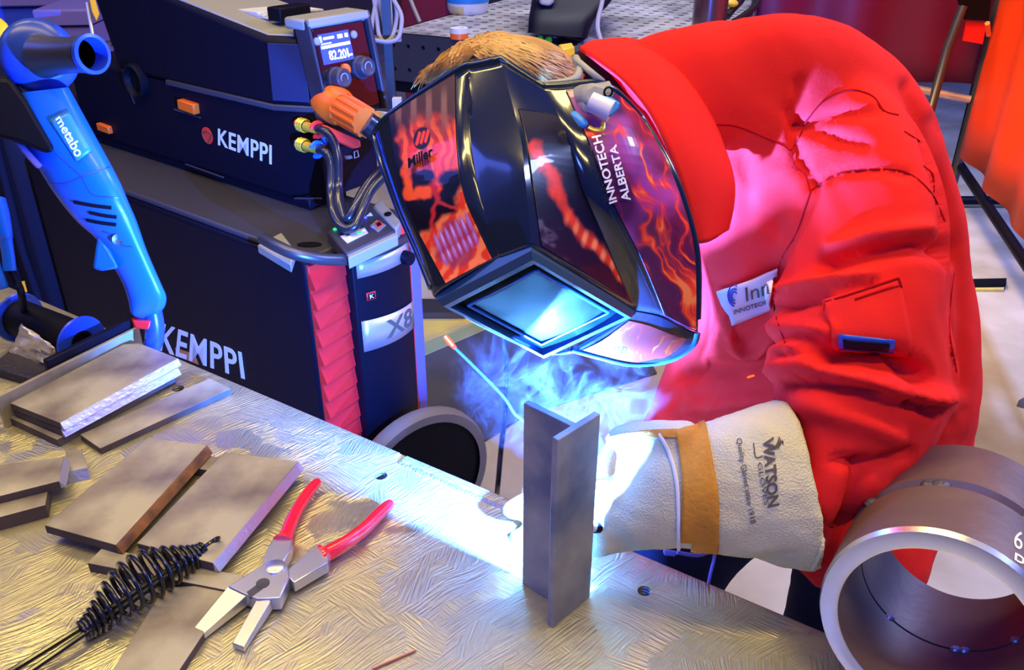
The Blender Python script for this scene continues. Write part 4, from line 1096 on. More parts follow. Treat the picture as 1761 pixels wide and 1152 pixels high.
# ------------------------------------------------------------------ welding curtains on frames
def wavy(name, label, p0, p1, z0, z1, m, amp, waves, frame=True, hem=None):
    p0, p1 = np.asarray(p0), np.asarray(p1); a = p1 - p0; n = unit(np.cross(a, up))
    t = empty(name, (*((p0 + p1) / 2)[:2], 0), label, 'curtain', 'welding curtains')
    rows = []
    for i in range(61):
        f = i / 60; o = amp * math.sin(f * waves * 2 * math.pi) + amp * 0.5 * math.sin(f * waves * 4.7 + 1)
        zz0 = z0 if hem is None else hem(f)
        rows.append([np.array([*(p0 + a * f + n * o * (0.4 + 0.6 * (1 - j / 8)))[:2], zz0 + (z1 - zz0) * j / 8]) for j in range(9)])
    mb = MB(); mb.grid(rows); mb.build('sheet', m, t, smooth=80, solid=0.003)
    return t, n
# wine red sheet on its frame
cy = 4.3
L0 = dep(1296, 140, 1); 
def atY(x, y, Y): r = ray(x, y); return CAM + r * (Y / r[1])
a0, a1 = atY(1290, 128, 4.4), atY(1690, 150, 4.2)
zb = lambda f: atY(1555, 136, 4.3)[2] + 0.02 * f
t, n = wavy('wine_red_curtain', 'wine red welding curtain hanging on a tube frame in the background', (a0[0], 4.4, 0), (a1[0] - 0.05, 4.2, 0), zb(0), 1.75, 'curtain', 0.02, 3)
b0_, b1_ = atY(1550, 148, 4.22), atY(1668, 171, 4.14)
dirb = unit(b1_ - b0_)
mb = MB(); mb.tube([b0_ - dirb * 0.9, b1_], 0.018, 14); mb.build('bottom_tube', 'silver', t, smooth=60)
mb = MB(); mb.tube([np.array([a0[0], 4.4, 1.76]), np.array([a1[0], 4.2, 1.76])], 0.018, 12); mb.build('top_tube', 'dsteel', t)
mb = MB(); mb.tube([np.array([a0[0] - 0.02, 4.4, 0.0]), np.array([a0[0] - 0.02, 4.4, 1.76])], 0.018, 12); mb.build('frame_post', 'dsteel', t)
p1 = atY(1690, 30, 4.15); mb = MB(); mb.tube([np.array([b1_[0] + 0.02, b1_[1], 0.0]), np.array([b1_[0] + 0.02, b1_[1], 1.76])], 0.02, 12); mb.build('frame_post', 'dsteel', t)
# two floor braces and a patch
mb = MB(); mb.tube([atY(1657, 10, 4.05), atY(1630, 80, 4.03), atY(1600, 190, 3.98), atY(1578, 215, 3.95)], 0.02, 10); mb.build('brace', 'dsteel', t)
mb = MB(); P = [atY(x, y, 4.06) for x, y in ((1662, 36), (1697, 40), (1690, 76), (1655, 70))]; mb.prism(P, (0, 0.006, 0)); mb.build('red_patch', 'redplastic', t)
mb = MB(); P = [atY(x, y, 4.04) for x, y in ((1646, -10), (1706, -10), (1700, 36), (1660, 34))]; mb.prism(P, (0, 0.02, 0)); mb.build('black_bracket', 'rubber', t)
# orange red sheet at the right, nearer
c0_, c1_ = onz(1655, 262, 0.30), onz(1790, 452, 0.30)
d_ = unit(c1_ - c0_)
t, n = wavy('orange_red_curtain', 'bright orange red welding curtain at the right edge', c0_, c1_ + d_ * 0.9, 0.30, 1.95, 'curtain2', 0.018, 5)
p = c0_ - d_ * 0.04
mb = MB(); mb.tube([np.array([p[0], p[1], 0.0]), np.array([p[0], p[1], 1.97])], 0.024, 12); mb.build('frame_post', 'black', t)
mb = MB(); mb.tube([np.array([*p[:2], 0.24]), np.array([*(c1_ + d_ * 0.9)[:2], 0.24])], 0.022, 12); mb.build('bottom_tube', 'black', t)
mb = MB(); mb.tube([np.array([*(p - AR * 0.35)[:2], 0.04]), np.array([*(p + AR * 0.35)[:2], 0.04])], 0.022, 12); mb.build('foot', 'black', t)
e = c1_ + d_ * 0.88; mb = MB(); mb.tube([np.array([*e[:2], 0.0]), np.array([*e[:2], 1.95])], 0.024, 12); mb.build('frame_post', 'black', t)
mb = MB(); mb.tube([onz(1698, 40, 1.0), onz(1700, 60, 0.95)], 0.01, 6); mb.build('tie', 'orange', t)
# black cable from the wheel side up to the floor
t = empty('floor_cable', onz(858, 845, 0.01), 'thin black cable running down behind the tee joint', 'cable')
mb = MB(); mb.tube(smooth_path([dep(866, 560, 1.75), dep(872, 640, 1.75), dep(870, 700, 1.76), dep(862, 770, 1.78), dep(855, 850, 1.82), onz(850, 900, 0.006), onz(840, 925, 0.006)], 5), 0.0055, 8); mb.build('cable', 'hose', t)

# dark covered cylinder trolley behind the power source
t = empty('cylinder_trolley', mp(1.6, 0.18, 0), 'dark navy covered trolley behind the blue tool, left of the lettered machine', 'trolley')
mb = MB(); mb.prism([mp(a, b, 0.93) for a, b in ((1.25, -0.02), (1.25, 0.36), (1.95, 0.36), (1.95, -0.02))], (0, 0, -0.85)); mb.build('cover', 'trouser', t, bevel=0.03)
for k in range(5):
    mb = MB(); a = 1.32 + 0.14 * k; mb.tube([mp(a, -0.022, 0.90), mp(a + 0.02 * (-1) ** k, -0.03, 0.5), mp(a - 0.01, -0.022, 0.1)], 0.012, 8); mb.build('fold', 'trouser', t, smooth=80)
for a in (1.32, 1.88):
    for b in (0.02, 0.32): wheel(mp(a, b, 0.05), mv, 0.05, 0.03, t)
# ------------------------------------------------------------------ the welder: helmet first (it throws the shadows)
dep0 = dep
def dep(x, y, d):   # the helmet sits a little nearer than its outline depths were first measured
    return dep0(x, y, d * 0.938)
HC = [  # columns of outline points on the helmet, from the wearer's far rim round to the near rim
    [(644, 233, .905), (656, 275, .885), (687, 360, .86), (718, 430, .83), (749, 508, .795)],
    [(672, 198, .885), (683, 280, .850), (703, 355, .825), (735, 420, .805), (771, 490, .782)],
    [(785, 123, .845), (788, 250, .798), (800, 335, .780), (824, 393, .770), (849, 447, .762)],
    [(813, 113, .835), (806, 232, .800), (826, 335, .775), (845, 393, .762), (863, 441, .757)],
    [(860, 103, .815), (893, 228, .768), (902, 300, .750), (908, 365, .742), (912, 422, .738)],
    [(931, 149, .825), (972, 230, .795), (1000, 330, .795), (1044, 425, .825), (1090, 531, .873)],
    [(957, 148, .828), (996, 234, .795), (1036, 335, .795), (1090, 440, .835), (1135, 540, .885)],
    [(1040, 147, .845), (1085, 240, .815), (1118, 340, .825), (1148, 440, .865), (1172, 560, .905)],
    [(1101, 202, .885), (1150, 285, .875), (1181, 365, .880), (1199, 450, .895), (1198, 570, .915)],
]
HG = [[dep(*p) for p in c] for c in HC]
CREASE = {3, 4, 5}
def shell_pt(u, v):
    """u across the columns, v down the rows"""
    col = [cat_rom(np.array(c), min(max(v, 0), 3.99999)) for c in HG]
    i = min(int(u), 7); f = u - i
    i0 = i if (i in CREASE or i == 0) else i - 1
    i1 = i + 1
    i2 = i1 if (i1 in CREASE or i1 == 8) else i1 + 1
    p0, p1, p2, p3 = col[i0], col[i], col[i1], col[i2]
    return 0.5 * ((2 * p1) + (-p0 + p2) * f + (2 * p0 - 5 * p1 + 4 * p2 - p3) * f * f + (-p0 + 3 * p1 - 3 * p2 + p3) * f ** 3)
def shell_n(u, v):
    e = 0.02
    a = shell_pt(min(u + e, 7.999), v) - shell_pt(max(u - e, 0), v); b = shell_pt(u, min(v + e, 3.99)) - shell_pt(u, max(v - e, 0))
    n = unit(np.cross(a, b))
    return n if n @ (CAM - shell_pt(u, v)) > 0 else -n
hc = shell_pt(4, 2)
hel = empty('welding_helmet', dep(930, 330, .85), 'glossy black welding helmet printed with orange flames worn by the bending welder', 'helmet')
mb = MB(); mb.grid([[shell_pt(u / 6, v / 5) for u in range(48)] + [shell_pt(7.9999, v / 5)] for v in range(21)])
sh = mb.build('shell', 'shell', hel, smooth=24)
# make the back of the shell: offset copy towards the head gives it its thickness
md = sh.modifiers.new('solid', 'SOLIDIFY'); md.thickness = 0.004; md.offset = 0
shb = bvh_of(sh)
# rim bead all round
rim = [shell_pt(0, v / 4) for v in range(15, -1, -1)] + [shell_pt(u / 4, 0) for u in range(1, 32)] + [shell_pt(7.9999, v / 4) for v in range(0, 16)]
mb = MB(); mb.tube(rim, 0.0042, 8); mb.build('rim', 'rimblack', hel, smooth=80)
# far cheek that turns away under the lens, and the chin
A_, B_, Cc, D_c = dep(912, 422, .738), dep(749, 508, .795), dep(934, 606, .925), dep(1092, 531, .875)
chin = [[dep(1092, 531, .875), dep(1135, 540, .885), dep(1172, 560, .905), dep(1198, 572, .915)],
        [dep(1058, 556, .888), dep(1105, 567, .893), dep(1155, 584, .908), dep(1190, 593, .92)],
        [dep(1018, 580, .905), dep(1075, 598, .905), dep(1128, 608, .915), dep(1160, 614, .925)],
        [dep(985, 600, .92), dep(1030, 612, .918), dep(1082, 624, .922), dep(1130, 622, .93)]]
CH = [[np.array(p) for p in r] for r in chin]
def chin_pt(u, v):
    rows = [cat_rom(r, u * 2.9999) for r in CH]
    return cat_rom(rows, v * 2.9999)
mb = MB(); mb.grid([[chin_pt(i / 16, j / 16) for i in range(17)] for j in range(17)]); mb.build('chin_guard', 'shell', hel, smooth=50, solid=0.004, soff=0)
mb = MB(); mb.tube([chin_pt(1, j / 12) for j in range(13)] + [chin_pt(1 - j / 12, 1) for j in range(1, 13)], 0.0042, 8); mb.build('chin_rim', 'frame', hel, smooth=80)
far = [[dep(749, 508, .795), dep(830, 560, .865), dep(934, 606, .925), dep(985, 600, .92)],
       [dep(760, 506, .86), dep(850, 560, .93), dep(940, 603, .97), dep(1000, 605, .96)]]
mb = MB(); mb.grid([[cat_rom([np.array(q) for q in r], i / 10 * 2.999) for i in range(11)] for r in far]); mb.build('far_cheek', 'shell', hel, solid=0.004, soff=0)
mb = MB(); mb.grid([[cat_rom([np.array(q) for q in r], i / 10 * 3.999) for i in range(11)] for r in (
    [dep(*p) for p in HC[0]], [dep(665, 240, .96), dep(676, 290, .95), dep(705, 370, .935), dep(735, 440, .91), dep(760, 506, .86)])]); mb.build('far_side', 'shell', hel, solid=0.004, soff=0)
# lens frame, a box that stands proud of the shell, and the visor glass
def bil(P, u, v): return (P[0] * (1 - u) + P[1] * u) * (1 - v) + (P[3] * (1 - u) + P[2] * u) * v
Q = [B_, A_, D_c, Cc]
ln_ = unit(np.cross(A_ - B_, Cc - B_)); 
if ln_ @ (CAM - A_) < 0: ln_ = -ln_
def fr(u, v, o=0.0): return bil(Q, u, v) + ln_ * o
mb = MB()
lv = [(0.0, -0.012), (0.0, 0.005), (0.03, 0.010), (0.06, 0.010), (0.075, 0.004), (0.085, 0.001)]
def loop(i, o):
    n = 10; L = []
    cs = [(i, i * 1.15), (1 - i, i * 1.15), (1 - i, 1 - i * 1.15), (i, 1 - i * 1.15)]
    for k in range(4):
        a, b = cs[k], cs[(k + 1) % 4]
        for q in range(n):
            f = q / n; L.append(fr(a[0] + (b[0] - a[0]) * f, a[1] + (b[1] - a[1]) * f, o))
    return L
mb.rings([loop(*l) for l in lv], False, False); fro = mb.build('lens_frame', 'frame', hel, smooth=30)
mb = MB(); mb.grid([[fr(0.07 + 0.86 * i / 8, 0.08 + 0.84 * j / 8, 0.002 + 0.003 * math.sin(math.pi * i / 8)) for i in range(9)] for j in range(9)]); mb.build('visor_glass', 'lens', fro, solid=0.002)
for (u0, v0, u1, v1) in ((0.14, 0.16, 0.86, 0.16), (0.14, 0.84, 0.86, 0.84), (0.14, 0.16, 0.14, 0.84), (0.86, 0.16, 0.86, 0.84)):
    mb = MB(); mb.tube([fr(u0, v0, 0.006), fr(u1, v1, 0.006)], 0.0016, 6); mb.build('glass_trim', 'bluelabel', fro)
# raised ribs along the creases
for u, v0, v1, r, m in ((3.0, 0.25, 4.0, 0.0016, 'shell'), (4.0, 0.05, 3.95, 0.0014, 'shell'), (5.0, 0.0, 3.9, 0.0022, 'shell'), (6.0, 0.0, 3.95, 0.0022, 'shell')):
    mb = MB(); mb.tube([shell_pt(min(u, 7.99), v0 + (v1 - v0) * k / 20) for k in range(21)], r, 6); mb.build('rib', m, hel, smooth=80)

# printed artwork: the flame panels
def art_patch(name, fpt_, nu, nv, colour, parent):
    cu_, cv_ = 18, 24
    G0 = np.array([[fpt_(i / cu_, j / cv_) for i in range(cu_ + 1)] for j in range(cv_ + 1)])
    a = np.linspace(0, cu_, nu + 1); b = np.linspace(0, cv_, nv + 1)
    ia = np.minimum(a.astype(int), cu_ - 1); ib = np.minimum(b.astype(int), cv_ - 1)
    fa = (a - ia)[None, :, None]; fb = (b - ib)[:, None, None]
    g = lambda di, dj: G0[np.ix_(ib + dj, ia + di)]
    P = (g(0, 0) * (1 - fa) + g(1, 0) * fa) * (1 - fb) + (g(0, 1) * (1 - fa) + g(1, 1) * fa) * fb
    d = (P - CAM) @ AD
    X = PX + F * ((P - CAM) @ AR) / d; Y = PY - F * ((P - CAM) @ AU) / d
    rgb = colour(X, Y)
    mb = MB(); mb.grid(P); bmesh.ops.recalc_face_normals(mb.bm, faces=mb.bm.faces)
    me = bpy.data.meshes.new(name); mb.bm.to_mesh(me); mb.bm.free()
    at = me.color_attributes.new('art', 'FLOAT_COLOR', 'POINT')
    buf = np.ones((len(me.vertices), 4), np.float32); buf[:, :3] = rgb.reshape(-1, 3)
    at.data.foreach_set('color', buf.ravel())
    return finish(me, name, 'art', parent, 80, solid=0.0006, soff=0)
def mix(a, b, t): return a * (1 - t[..., None]) + b * t[..., None]
C_ = lambda *c: np.array(c, float)
def ridge(x, y, o=3):
    s = 0; a = 0.6
    for i in range(o):
        s = s + a * (1 - np.abs(2 * vnoise(x * 2 ** i + 13 * i, y * 2 ** i + 29 * i) - 1)) ** 3; a *= 0.5
    return s
def flames(X, Y, base, dens, slant=-0.35, seed=0.0, sx=0.042, sy=0.011):
    x = X + slant * (Y - 300); wx = (fbm(X * 0.016 + seed, Y * 0.014 + 3, 3) - 0.5) * 85
    r = ridge((x + wx) * sx + seed, Y * sy + 7 + seed)
    lvl = fbm(x * 0.02 + seed + 40, Y * 0.008, 3)
    t = sstep(0.50, 0.80, r + (lvl - 0.47) * 0.9 + dens)
    core = sstep(0.74, 0.98, r + (lvl - 0.47) * 0.9 + dens)
    glow = sstep(0.25, 0.7, r + (lvl - 0.47) * 0.9 + dens) * 0.35
    c = mix(base * np.ones(X.shape + (3,)), C_(0.55, 0.02, 0.02), np.clip(glow, 0, 1))
    c = mix(c, C_(0.95, 0.055, 0.004), np.clip(t, 0, 1) * 0.9)
    return mix(c, C_(1.0, 0.30, 0.06), np.clip(core * 0.8, 0, 1))
def ell(X, Y, cx, cy, rx, ry, rot=0, soft=0.3):
    c, s = math.cos(rot), math.sin(rot); x = (X - cx) * c + (Y - cy) * s; y = -(X - cx) * s + (Y - cy) * c
    return 1 - sstep(1 - soft, 1 + soft, np.hypot(x / rx, y / ry))
def seg(X, Y, pts, w, soft=0.6):
    m = np.zeros(X.shape)
    for (x0, y0), (x1, y1) in zip(pts[:-1], pts[1:]):
        dx, dy = x1 - x0, y1 - y0; t = np.clip(((X - x0) * dx + (Y - y0) * dy) / (dx * dx + dy * dy), 0, 1)
        m = np.maximum(m, 1 - sstep(w * (1 - soft), w * (1 + soft), np.hypot(X - x0 - t * dx, Y - y0 - t * dy)))
    return m
def skull_art(X, Y):
    nz = fbm(X * 0.03, Y * 0.03, 4); X2 = X + (fbm(X * 0.05 + 5, Y * 0.05, 3) - 0.5) * 16; Y2 = Y + (fbm(X * 0.05, Y * 0.05 + 9, 3) - 0.5) * 16
    c = np.ones(X.shape + (3,)) * C_(0.004, 0.002, 0.006)
    glow = np.maximum(ell(X2, Y2, 742, 250, 46, 62, 0.1, 0.35), ell(X2, Y2, 775, 225, 20, 55, 0, 0.5))
    glow = np.maximum(glow, 0.8 * ell(X2, Y2, 700, 262, 12, 40, -0.2, 0.6))
    c = mix(c, C_(0.90, 0.035, 0.004), glow * (0.5 + 0.9 * sstep(0.3, 0.6, nz)).clip(0, 1))
    lick = np.abs(np.sin(X2 * 0.16 - Y * 0.03 + 5 * fbm(X * 0.03, Y * 0.02 + 2, 3)))
    c = mix(c, C_(1.0, 0.13, 0.006), glow * sstep(0.55, 0.95, lick))
    # brow and cheek lines of fire
    c = mix(c, C_(1.0, 0.10, 0.005), seg(X2, Y2, [(697, 275), (700, 305), (702, 335), (722, 332), (736, 328)], 7.5, 0.4))
    c = mix(c, C_(0.95, 0.07, 0.005), seg(X2, Y2, [(748, 270), (752, 290), (757, 312), (750, 325)], 6, 0.5))
    c = mix(c, C_(0.95, 0.09, 0.005), seg(X2, Y2, [(782, 200), (790, 250), (786, 285), (768, 300)], 8, 0.6) * 0.9)
    c = mix(c, C_(0.002, 0.001, 0.003), ell(X2, Y2, 726, 306, 21, 15, 0.1, 0.25)); c = mix(c, C_(0.002, 0.001, 0.003), ell(X2, Y2, 777, 310, 24, 20, -0.3, 0.25))
    # nose ridge and cheek bones
    c = mix(c, C_(0.55, 0.02, 0.02), seg(X2, Y2, [(745, 322), (752, 345), (745, 370), (738, 395)], 3.5, 0.8)); c = mix(c, C_(0.5, 0.03, 0.03), seg(X2, Y2, [(752, 345), (772, 355), (795, 360)], 3, 0.8))
    # lower half: orange fire behind rows of long teeth
    low = sstep(0, 1, ((Y2 - (395 - 0.62 * (X2 - 730))) / 14 + 0.5)); low = np.maximum(low, ell(X2, Y2, 800, 350, 16, 34, 0.3, 0.5))
    fl = np.abs(np.sin(X2 * 0.11 + Y2 * 0.05 + 5 * fbm(X * 0.03 + 4, Y * 0.03, 3)))
    fire = mix(np.ones(X.shape + (3,)) * C_(0.80, 0.04, 0.008), C_(1.0, 0.22, 0.06), sstep(0.5, 0.95, fl)); c = c * (1 - low[..., None]) + fire * low[..., None]
    jaw = ell(X2, Y2, 784, 418, 36, 40, 0.5, 0.22)
    c = mix(c, C_(0.30, 0.03, 0.07), jaw * 0.85)
    for k in range(7):
        cx, cy = 753 + k * 9.0, 418 - k * 6.0
        for dx, dy, ry in ((0, 0, 17), (11, 27, 12)):
            tth = ell(X, Y, cx + dx, cy + dy, 3.6, ry, -0.38, 0.3); c = mix(c, C_(0.42, 0.12, 0.34), tth)
            c = mix(c, C_(0.75, 0.42, 0.80), ell(X, Y, cx + dx - 1, cy + dy - 3, 1.3, ry * 0.6, -0.38, 0.5) * (0.9 if k % 2 else 0.4))
    c = mix(c, C_(1.0, 0.10, 0.02), ell(X, Y, 733, 408, 6, 8, 0, 0.4))
    top = 1 - sstep(185, 225, Y + (nz - 0.5) * 50); c = mix(c, C_(0.06, 0.02, 0.015), top)
    c = mix(c, C_(0.22, 0.10, 0.07), top * sstep(0.7, 0.95, np.abs(np.sin(X * 0.12 + 1.0))) * sstep(140, 175, Y))
    # printed emblem: a dark disc with three slanted bars
    em = ell(X, Y, 726, 238, 14.5, 20, 0.25, 0.06); c = mix(c, C_(0.01, 0.004, 0.006), em)
    for k in range(3):
        x0 = 717 + k * 7.5; c = mix(c, C_(0.95, 0.06, 0.006), seg(X, Y, [(x0, 248 - k * 2.4), (x0 + 5, 229 - k * 2.0)], 2.4, 0.25) * em)
    return c
art_patch('flame_print', lambda u, v: shell_pt(1.0 + u * 1.0, 0.10 + v * 3.86) + shell_n(1.0 + u, 0.10 + v * 3.86) * 0.0028, 150, 220, skull_art, hel)
def right_art(X, Y):
    base = mix(np.ones(X.shape + (3,)) * C_(0.07, 0.010, 0.055), C_(0.32, 0.05, 0.30), sstep(0.35, 0.65, fbm(X * 0.015, Y * 0.012, 3)))
    c = flames(X, Y, base, 0.0 + 0.16 * sstep(300, 540, Y), slant=-0.42)
    return c
art_patch('flame_print', lambda u, v: shell_pt(6.15 + u * 1.62, 0.22 + v * 3.74) + shell_n(6.15 + u * 1.62, 0.22 + v * 3.74) * 0.0028, 150, 240, right_art, hel)
def stripe_art(X, Y):
    c = np.ones(X.shape + (3,)) * C_(0.006, 0.004, 0.012); wob = (fbm(X * 0.05, Y * 0.03, 3) - 0.5) * 26
    m = seg(X + wob, Y, [(918, 250), (938, 290), (962, 338), (985, 385), (1010, 415), (1046, 445), (1072, 480)], 9, 0.7)
    c = mix(c, C_(0.9, 0.05, 0.006), m * (0.4 + 0.8 * fbm(X * .04, Y * .04, 3)).clip(0, 1)); c = mix(c, C_(1.0, 0.28, 0.10), m * sstep(0.6, 0.95, np.abs(np.sin(X * 0.15 + Y * 0.05))) * sstep(350, 420, Y))
    return mix(c, C_(0.09, 0.07, 0.12), sstep(0.5, 0.7, fbm(X * .04 + 3, Y * .06, 4)) * sstep(330, 380, Y) * (1 - sstep(950, 985, X)))
art_patch('flame_print', lambda u, v: shell_pt(4.12 + u * 0.8, 0.7 + v * 3.1) + shell_n(4.12 + u * 0.8, 0.7 + v * 3.1) * 0.0026, 70, 140, stripe_art, hel)
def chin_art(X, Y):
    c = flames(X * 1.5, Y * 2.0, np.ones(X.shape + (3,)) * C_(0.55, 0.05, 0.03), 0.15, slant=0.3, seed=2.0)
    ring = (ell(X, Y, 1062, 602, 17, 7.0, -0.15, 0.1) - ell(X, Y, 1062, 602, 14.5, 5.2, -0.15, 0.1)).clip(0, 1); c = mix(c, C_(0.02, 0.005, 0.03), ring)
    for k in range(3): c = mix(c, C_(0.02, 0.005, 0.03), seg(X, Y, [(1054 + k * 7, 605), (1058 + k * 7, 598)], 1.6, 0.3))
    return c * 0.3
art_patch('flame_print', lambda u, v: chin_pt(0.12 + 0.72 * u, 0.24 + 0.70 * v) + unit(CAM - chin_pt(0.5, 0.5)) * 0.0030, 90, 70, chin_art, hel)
def dr(bl, br, tl, tr, o=0.0048): return drape_fn(shb, np.array(bl), np.array(br), np.array(tl), np.array(tr), o, .8)
text_map('printed_name', 'Miller', dr((709, 293), (752, 272), (708, 276), (749, 254)), 'rubber', hel, 0.03, 0.0003, 1)
text_map('printed_name', 'INNOTECH', dr((1056, 346), (1030, 236), (1044, 350), (1014, 240)), 'white', hel, 0.02, 0.0004, 1)
text_map('printed_name', 'ALBERTA', dr((1079, 343), (1055, 252), (1065, 347), (1043, 255)), 'white', hel, 0.02, 0.0004, 1)
# headgear pivot knob and strap
kc = dep(1030, 178, .835); kn_ = unit(np.array([0.35, -0.8, 0.25])); kx = unit(np.cross(kn_, up))
mb = MB(); mb.prism([dep(x, y, .80) for x, y in ((1006, 152), (1020, 140), (1040, 146), (1052, 135), (1060, 164), (1046, 178), (1012, 184), (1001, 170))], kn_ * -0.030); br_ = mb.build('pivot_bracket', 'greyplastic', hel, bevel=0.004)
mb = MB(); mb.lathe(dep(1016, 182, .812), kn_, [(-0.012, 0.0), (-0.012, 0.0105), (0.004, 0.0105), (0.006, 0.008), (0.006, 0)], 28); mb.build('pivot_knob', 'greyplastic', hel, smooth=40)
mb = MB(); mb.lathe(dep(1033, 183, .79), unit(np.array([0.8, -0.3, -0.3])), [(-0.009, 0.0), (-0.010, 0.0085), (0.010, 0.0092), (0.011, 0.0)], 24); mb.build('adjusting_knob', 'offwhite', hel, smooth=40)
mb = MB(); mb.prism([dep(x, y, .785) for x, y in ((1042, 164), (1056, 168), (1068, 176), (1066, 186), (1054, 200), (1040, 203), (1050, 184))], kn_ * -0.010); mb.build('knob_clip', 'bluelabel', hel, bevel=0.002)
mb = MB(); mb.tube([dep(1046, 158, .795) + (kx * math.cos(q) + up * math.sin(q)) * 0.004 for q in [k * math.pi / 6 for k in range(13)]], 0.0010, 6); mb.build('knob_mark', 'rubber', hel)
mb = MB(); mb.grid([[dep(985 + dx, 102 + dy, .86 - 0.002 * s) for s in range(2) for dx, dy in (((0, 0) if s == 0 else (10, -3)),)], [dep(1030, 142, .845), dep(1040, 136, .845)]]); mb.build('head_strap', 'greyplastic', hel, solid=0.003)
mb = MB(); mb.tube(pathpx([(905, 145, .84), (940, 146, .838), (985, 138, .845), (996, 120, .86), (990, 100, .88)], 5), [0.004] * 21, 8); mb.build('head_band', 'greyplastic', hel, smooth=80)
mb = MB(); mb.tube([shell_pt(5.0 + 0.02 * k, 0.02) for k in range(3)], 0.003, 6); mb.build('head_band', 'greyplastic', hel)
mb = MB(); mb.tube(pathpx([(981, 198, .812), (990, 202, .806), (1000, 212, .802), (1007, 221, .80)], 4), [0.0035, 0.0042, 0.0048, 0.005, 0.005, 0.005, 0.005, 0.005, 0.005, 0.005, 0.0046, 0.004, 0.003], 10); mb.build('slide_button', 'bluelabel', hel, smooth=80)
mb = MB(); mb.tube(pathpx([(1011, 221, .80), (1022, 226, .80), (1034, 224, .802), (1036, 214, .806)], 4), 0.0034, 8); mb.build('slide_end', 'brass', hel, smooth=80)

dep = dep0
# ------------------------------------------------------------------ the welder: body, clothes, hair, gloves
person = empty('person', (0.55, 1.25, 0), 'person in a red work coat bending over the weld, wearing leather gloves', 'person')
def fuse(name, mb_, vox, m, parent, it=6, fn=None, smooth=180):
    me = bpy.data.meshes.new(name); bmesh.ops.recalc_face_normals(mb_.bm, faces=mb_.bm.faces); mb_.bm.to_mesh(me); mb_.bm.free()
    o = bpy.data.objects.new(name, me); COL.objects.link(o)
    md = o.modifiers.new('r', 'REMESH'); md.mode = 'VOXEL'; md.voxel_size = vox; md.use_smooth_shade = True
    md = o.modifiers.new('s', 'SMOOTH'); md.factor = 0.5; md.iterations = it
    me2 = evaluated(o); bpy.data.objects.remove(o)
    if fn is not None:
        n = len(me2.vertices); co = np.empty(n * 3, np.float32); me2.vertices.foreach_get('co', co); co = co.reshape(-1, 3).astype(float)
        no = np.empty(n * 3, np.float32); me2.vertex_normals.foreach_get('vector', no); no = no.reshape(-1, 3).astype(float)
        co = fn(co, no); me2.vertices.foreach_set('co', co.astype(np.float32).ravel()); me2.update()
    return finish(me2, name, m, parent, smooth)
def pxs(co):
    v = co - CAM; d = v @ AD
    return PX + F * (v @ AR) / d, PY - F * (v @ AU) / d
# body inside the clothes: head, neck, trunk, arms and legs in one skin
mb = MB()
hcen = dep(905, 215, .935); hax = unit(dep(1010, 235, .95) - dep(850, 200, .90))
mb.ball(hcen + np.array([-0.012, 0.01, -0.012]), 0.076, 20, (1.1, 1.0, 1.0))
mb.ball(hcen + np.array([-0.01, -0.03, -0.05]), 0.07, 16, (1, 0.95, 1.1)); mb.ball(hcen + np.array([-0.035, -0.10, -0.045]), 0.016, 10, (1, 1.3, 1.2))
mb.ball(hcen + np.array([0.055, -0.005, -0.005]), 0.024, 10, (0.5, 1, 1.3))
mb.tube(pathpx([(930, 235, .95), (1050, 260, .98), (1160, 260, 1.02)], 4), 0.058, 14)
mb.tube(pathpx([(1160, 270, 1.02), (1300, 280, 1.07), (1410, 380, 1.12), (1440, 540, 1.17), (1440, 700, 1.20)], 4), [0.06, 0.07, 0.08, 0.085, 0.09, 0.095, 0.10, 0.10, 0.10, 0.10, 0.10, 0.10, 0.10, 0.10, 0.10, 0.10, 0.10], 16)
mb.tube(pathpx([(1380, 250, 1.05), (1480, 430, 1.0), (1540, 630, .975), (1470, 760, .965), (1300, 835, .965), (1180, 842, .97)], 4), [0.045] * 8 + [0.040] * 6 + [0.034] * 7, 12)
mb.tube(pathpx([(1262, 450, 1.18), (1195, 628, 1.21), (1148, 735, 1.20), (1010, 850, 1.085)], 4), [0.034] * 7 + [0.026] * 6, 12)
lg1 = [dep(1490, 690, 1.21), np.array([0.575, 1.14, 0.50]), np.array([0.61, 1.20, 0.10])]
lg2 = [dep(1380, 700, 1.24), np.array([0.285, 1.16, 0.47]), np.array([0.26, 1.25, 0.10])]
for lg in (lg1, lg2):
    mb.tube(smooth_path(lg, 6), [0.09 - 0.003 * k for k in range(13)], 12)
body = fuse('body', mb, 0.012, 'skin', person, 4)
# trousers and boots
for lg in (lg1, lg2):
    mb = MB(); pth = smooth_path(lg, 6); pth[-1] = pth[-1] + np.array([0, 0, -0.02]); mb.tube(pth, [0.118 - 0.0035 * k for k in range(13)], 16)
    tr = fuse('trouser_leg', mb, 0.012, 'trouser', person, 4, lambda co, no: co + no * ((fbm(co[:, 0] * 14 + 5, co[:, 2] * 10 + co[:, 1] * 9, 3) - 0.5) * 0.03)[:, None])
    f = lg[-1]; mb = MB(); lo = np.array([f[0], f[1], 0.0])
    mb.ball(lo + np.array([0, 0, 0.05]), 0.05, 12, (1, 1.2, 1)); mb.ball(lo + np.array([-0.04, -0.08, 0.042]), 0.045, 12, (1, 1.7, 0.9)); mb.tube([lo + np.array([0, 0.02, 0.05]), lo + np.array([0, 0.02, 0.16])], 0.052, 12)
    fuse('boot', mb, 0.01, 'rubber', person, 4)
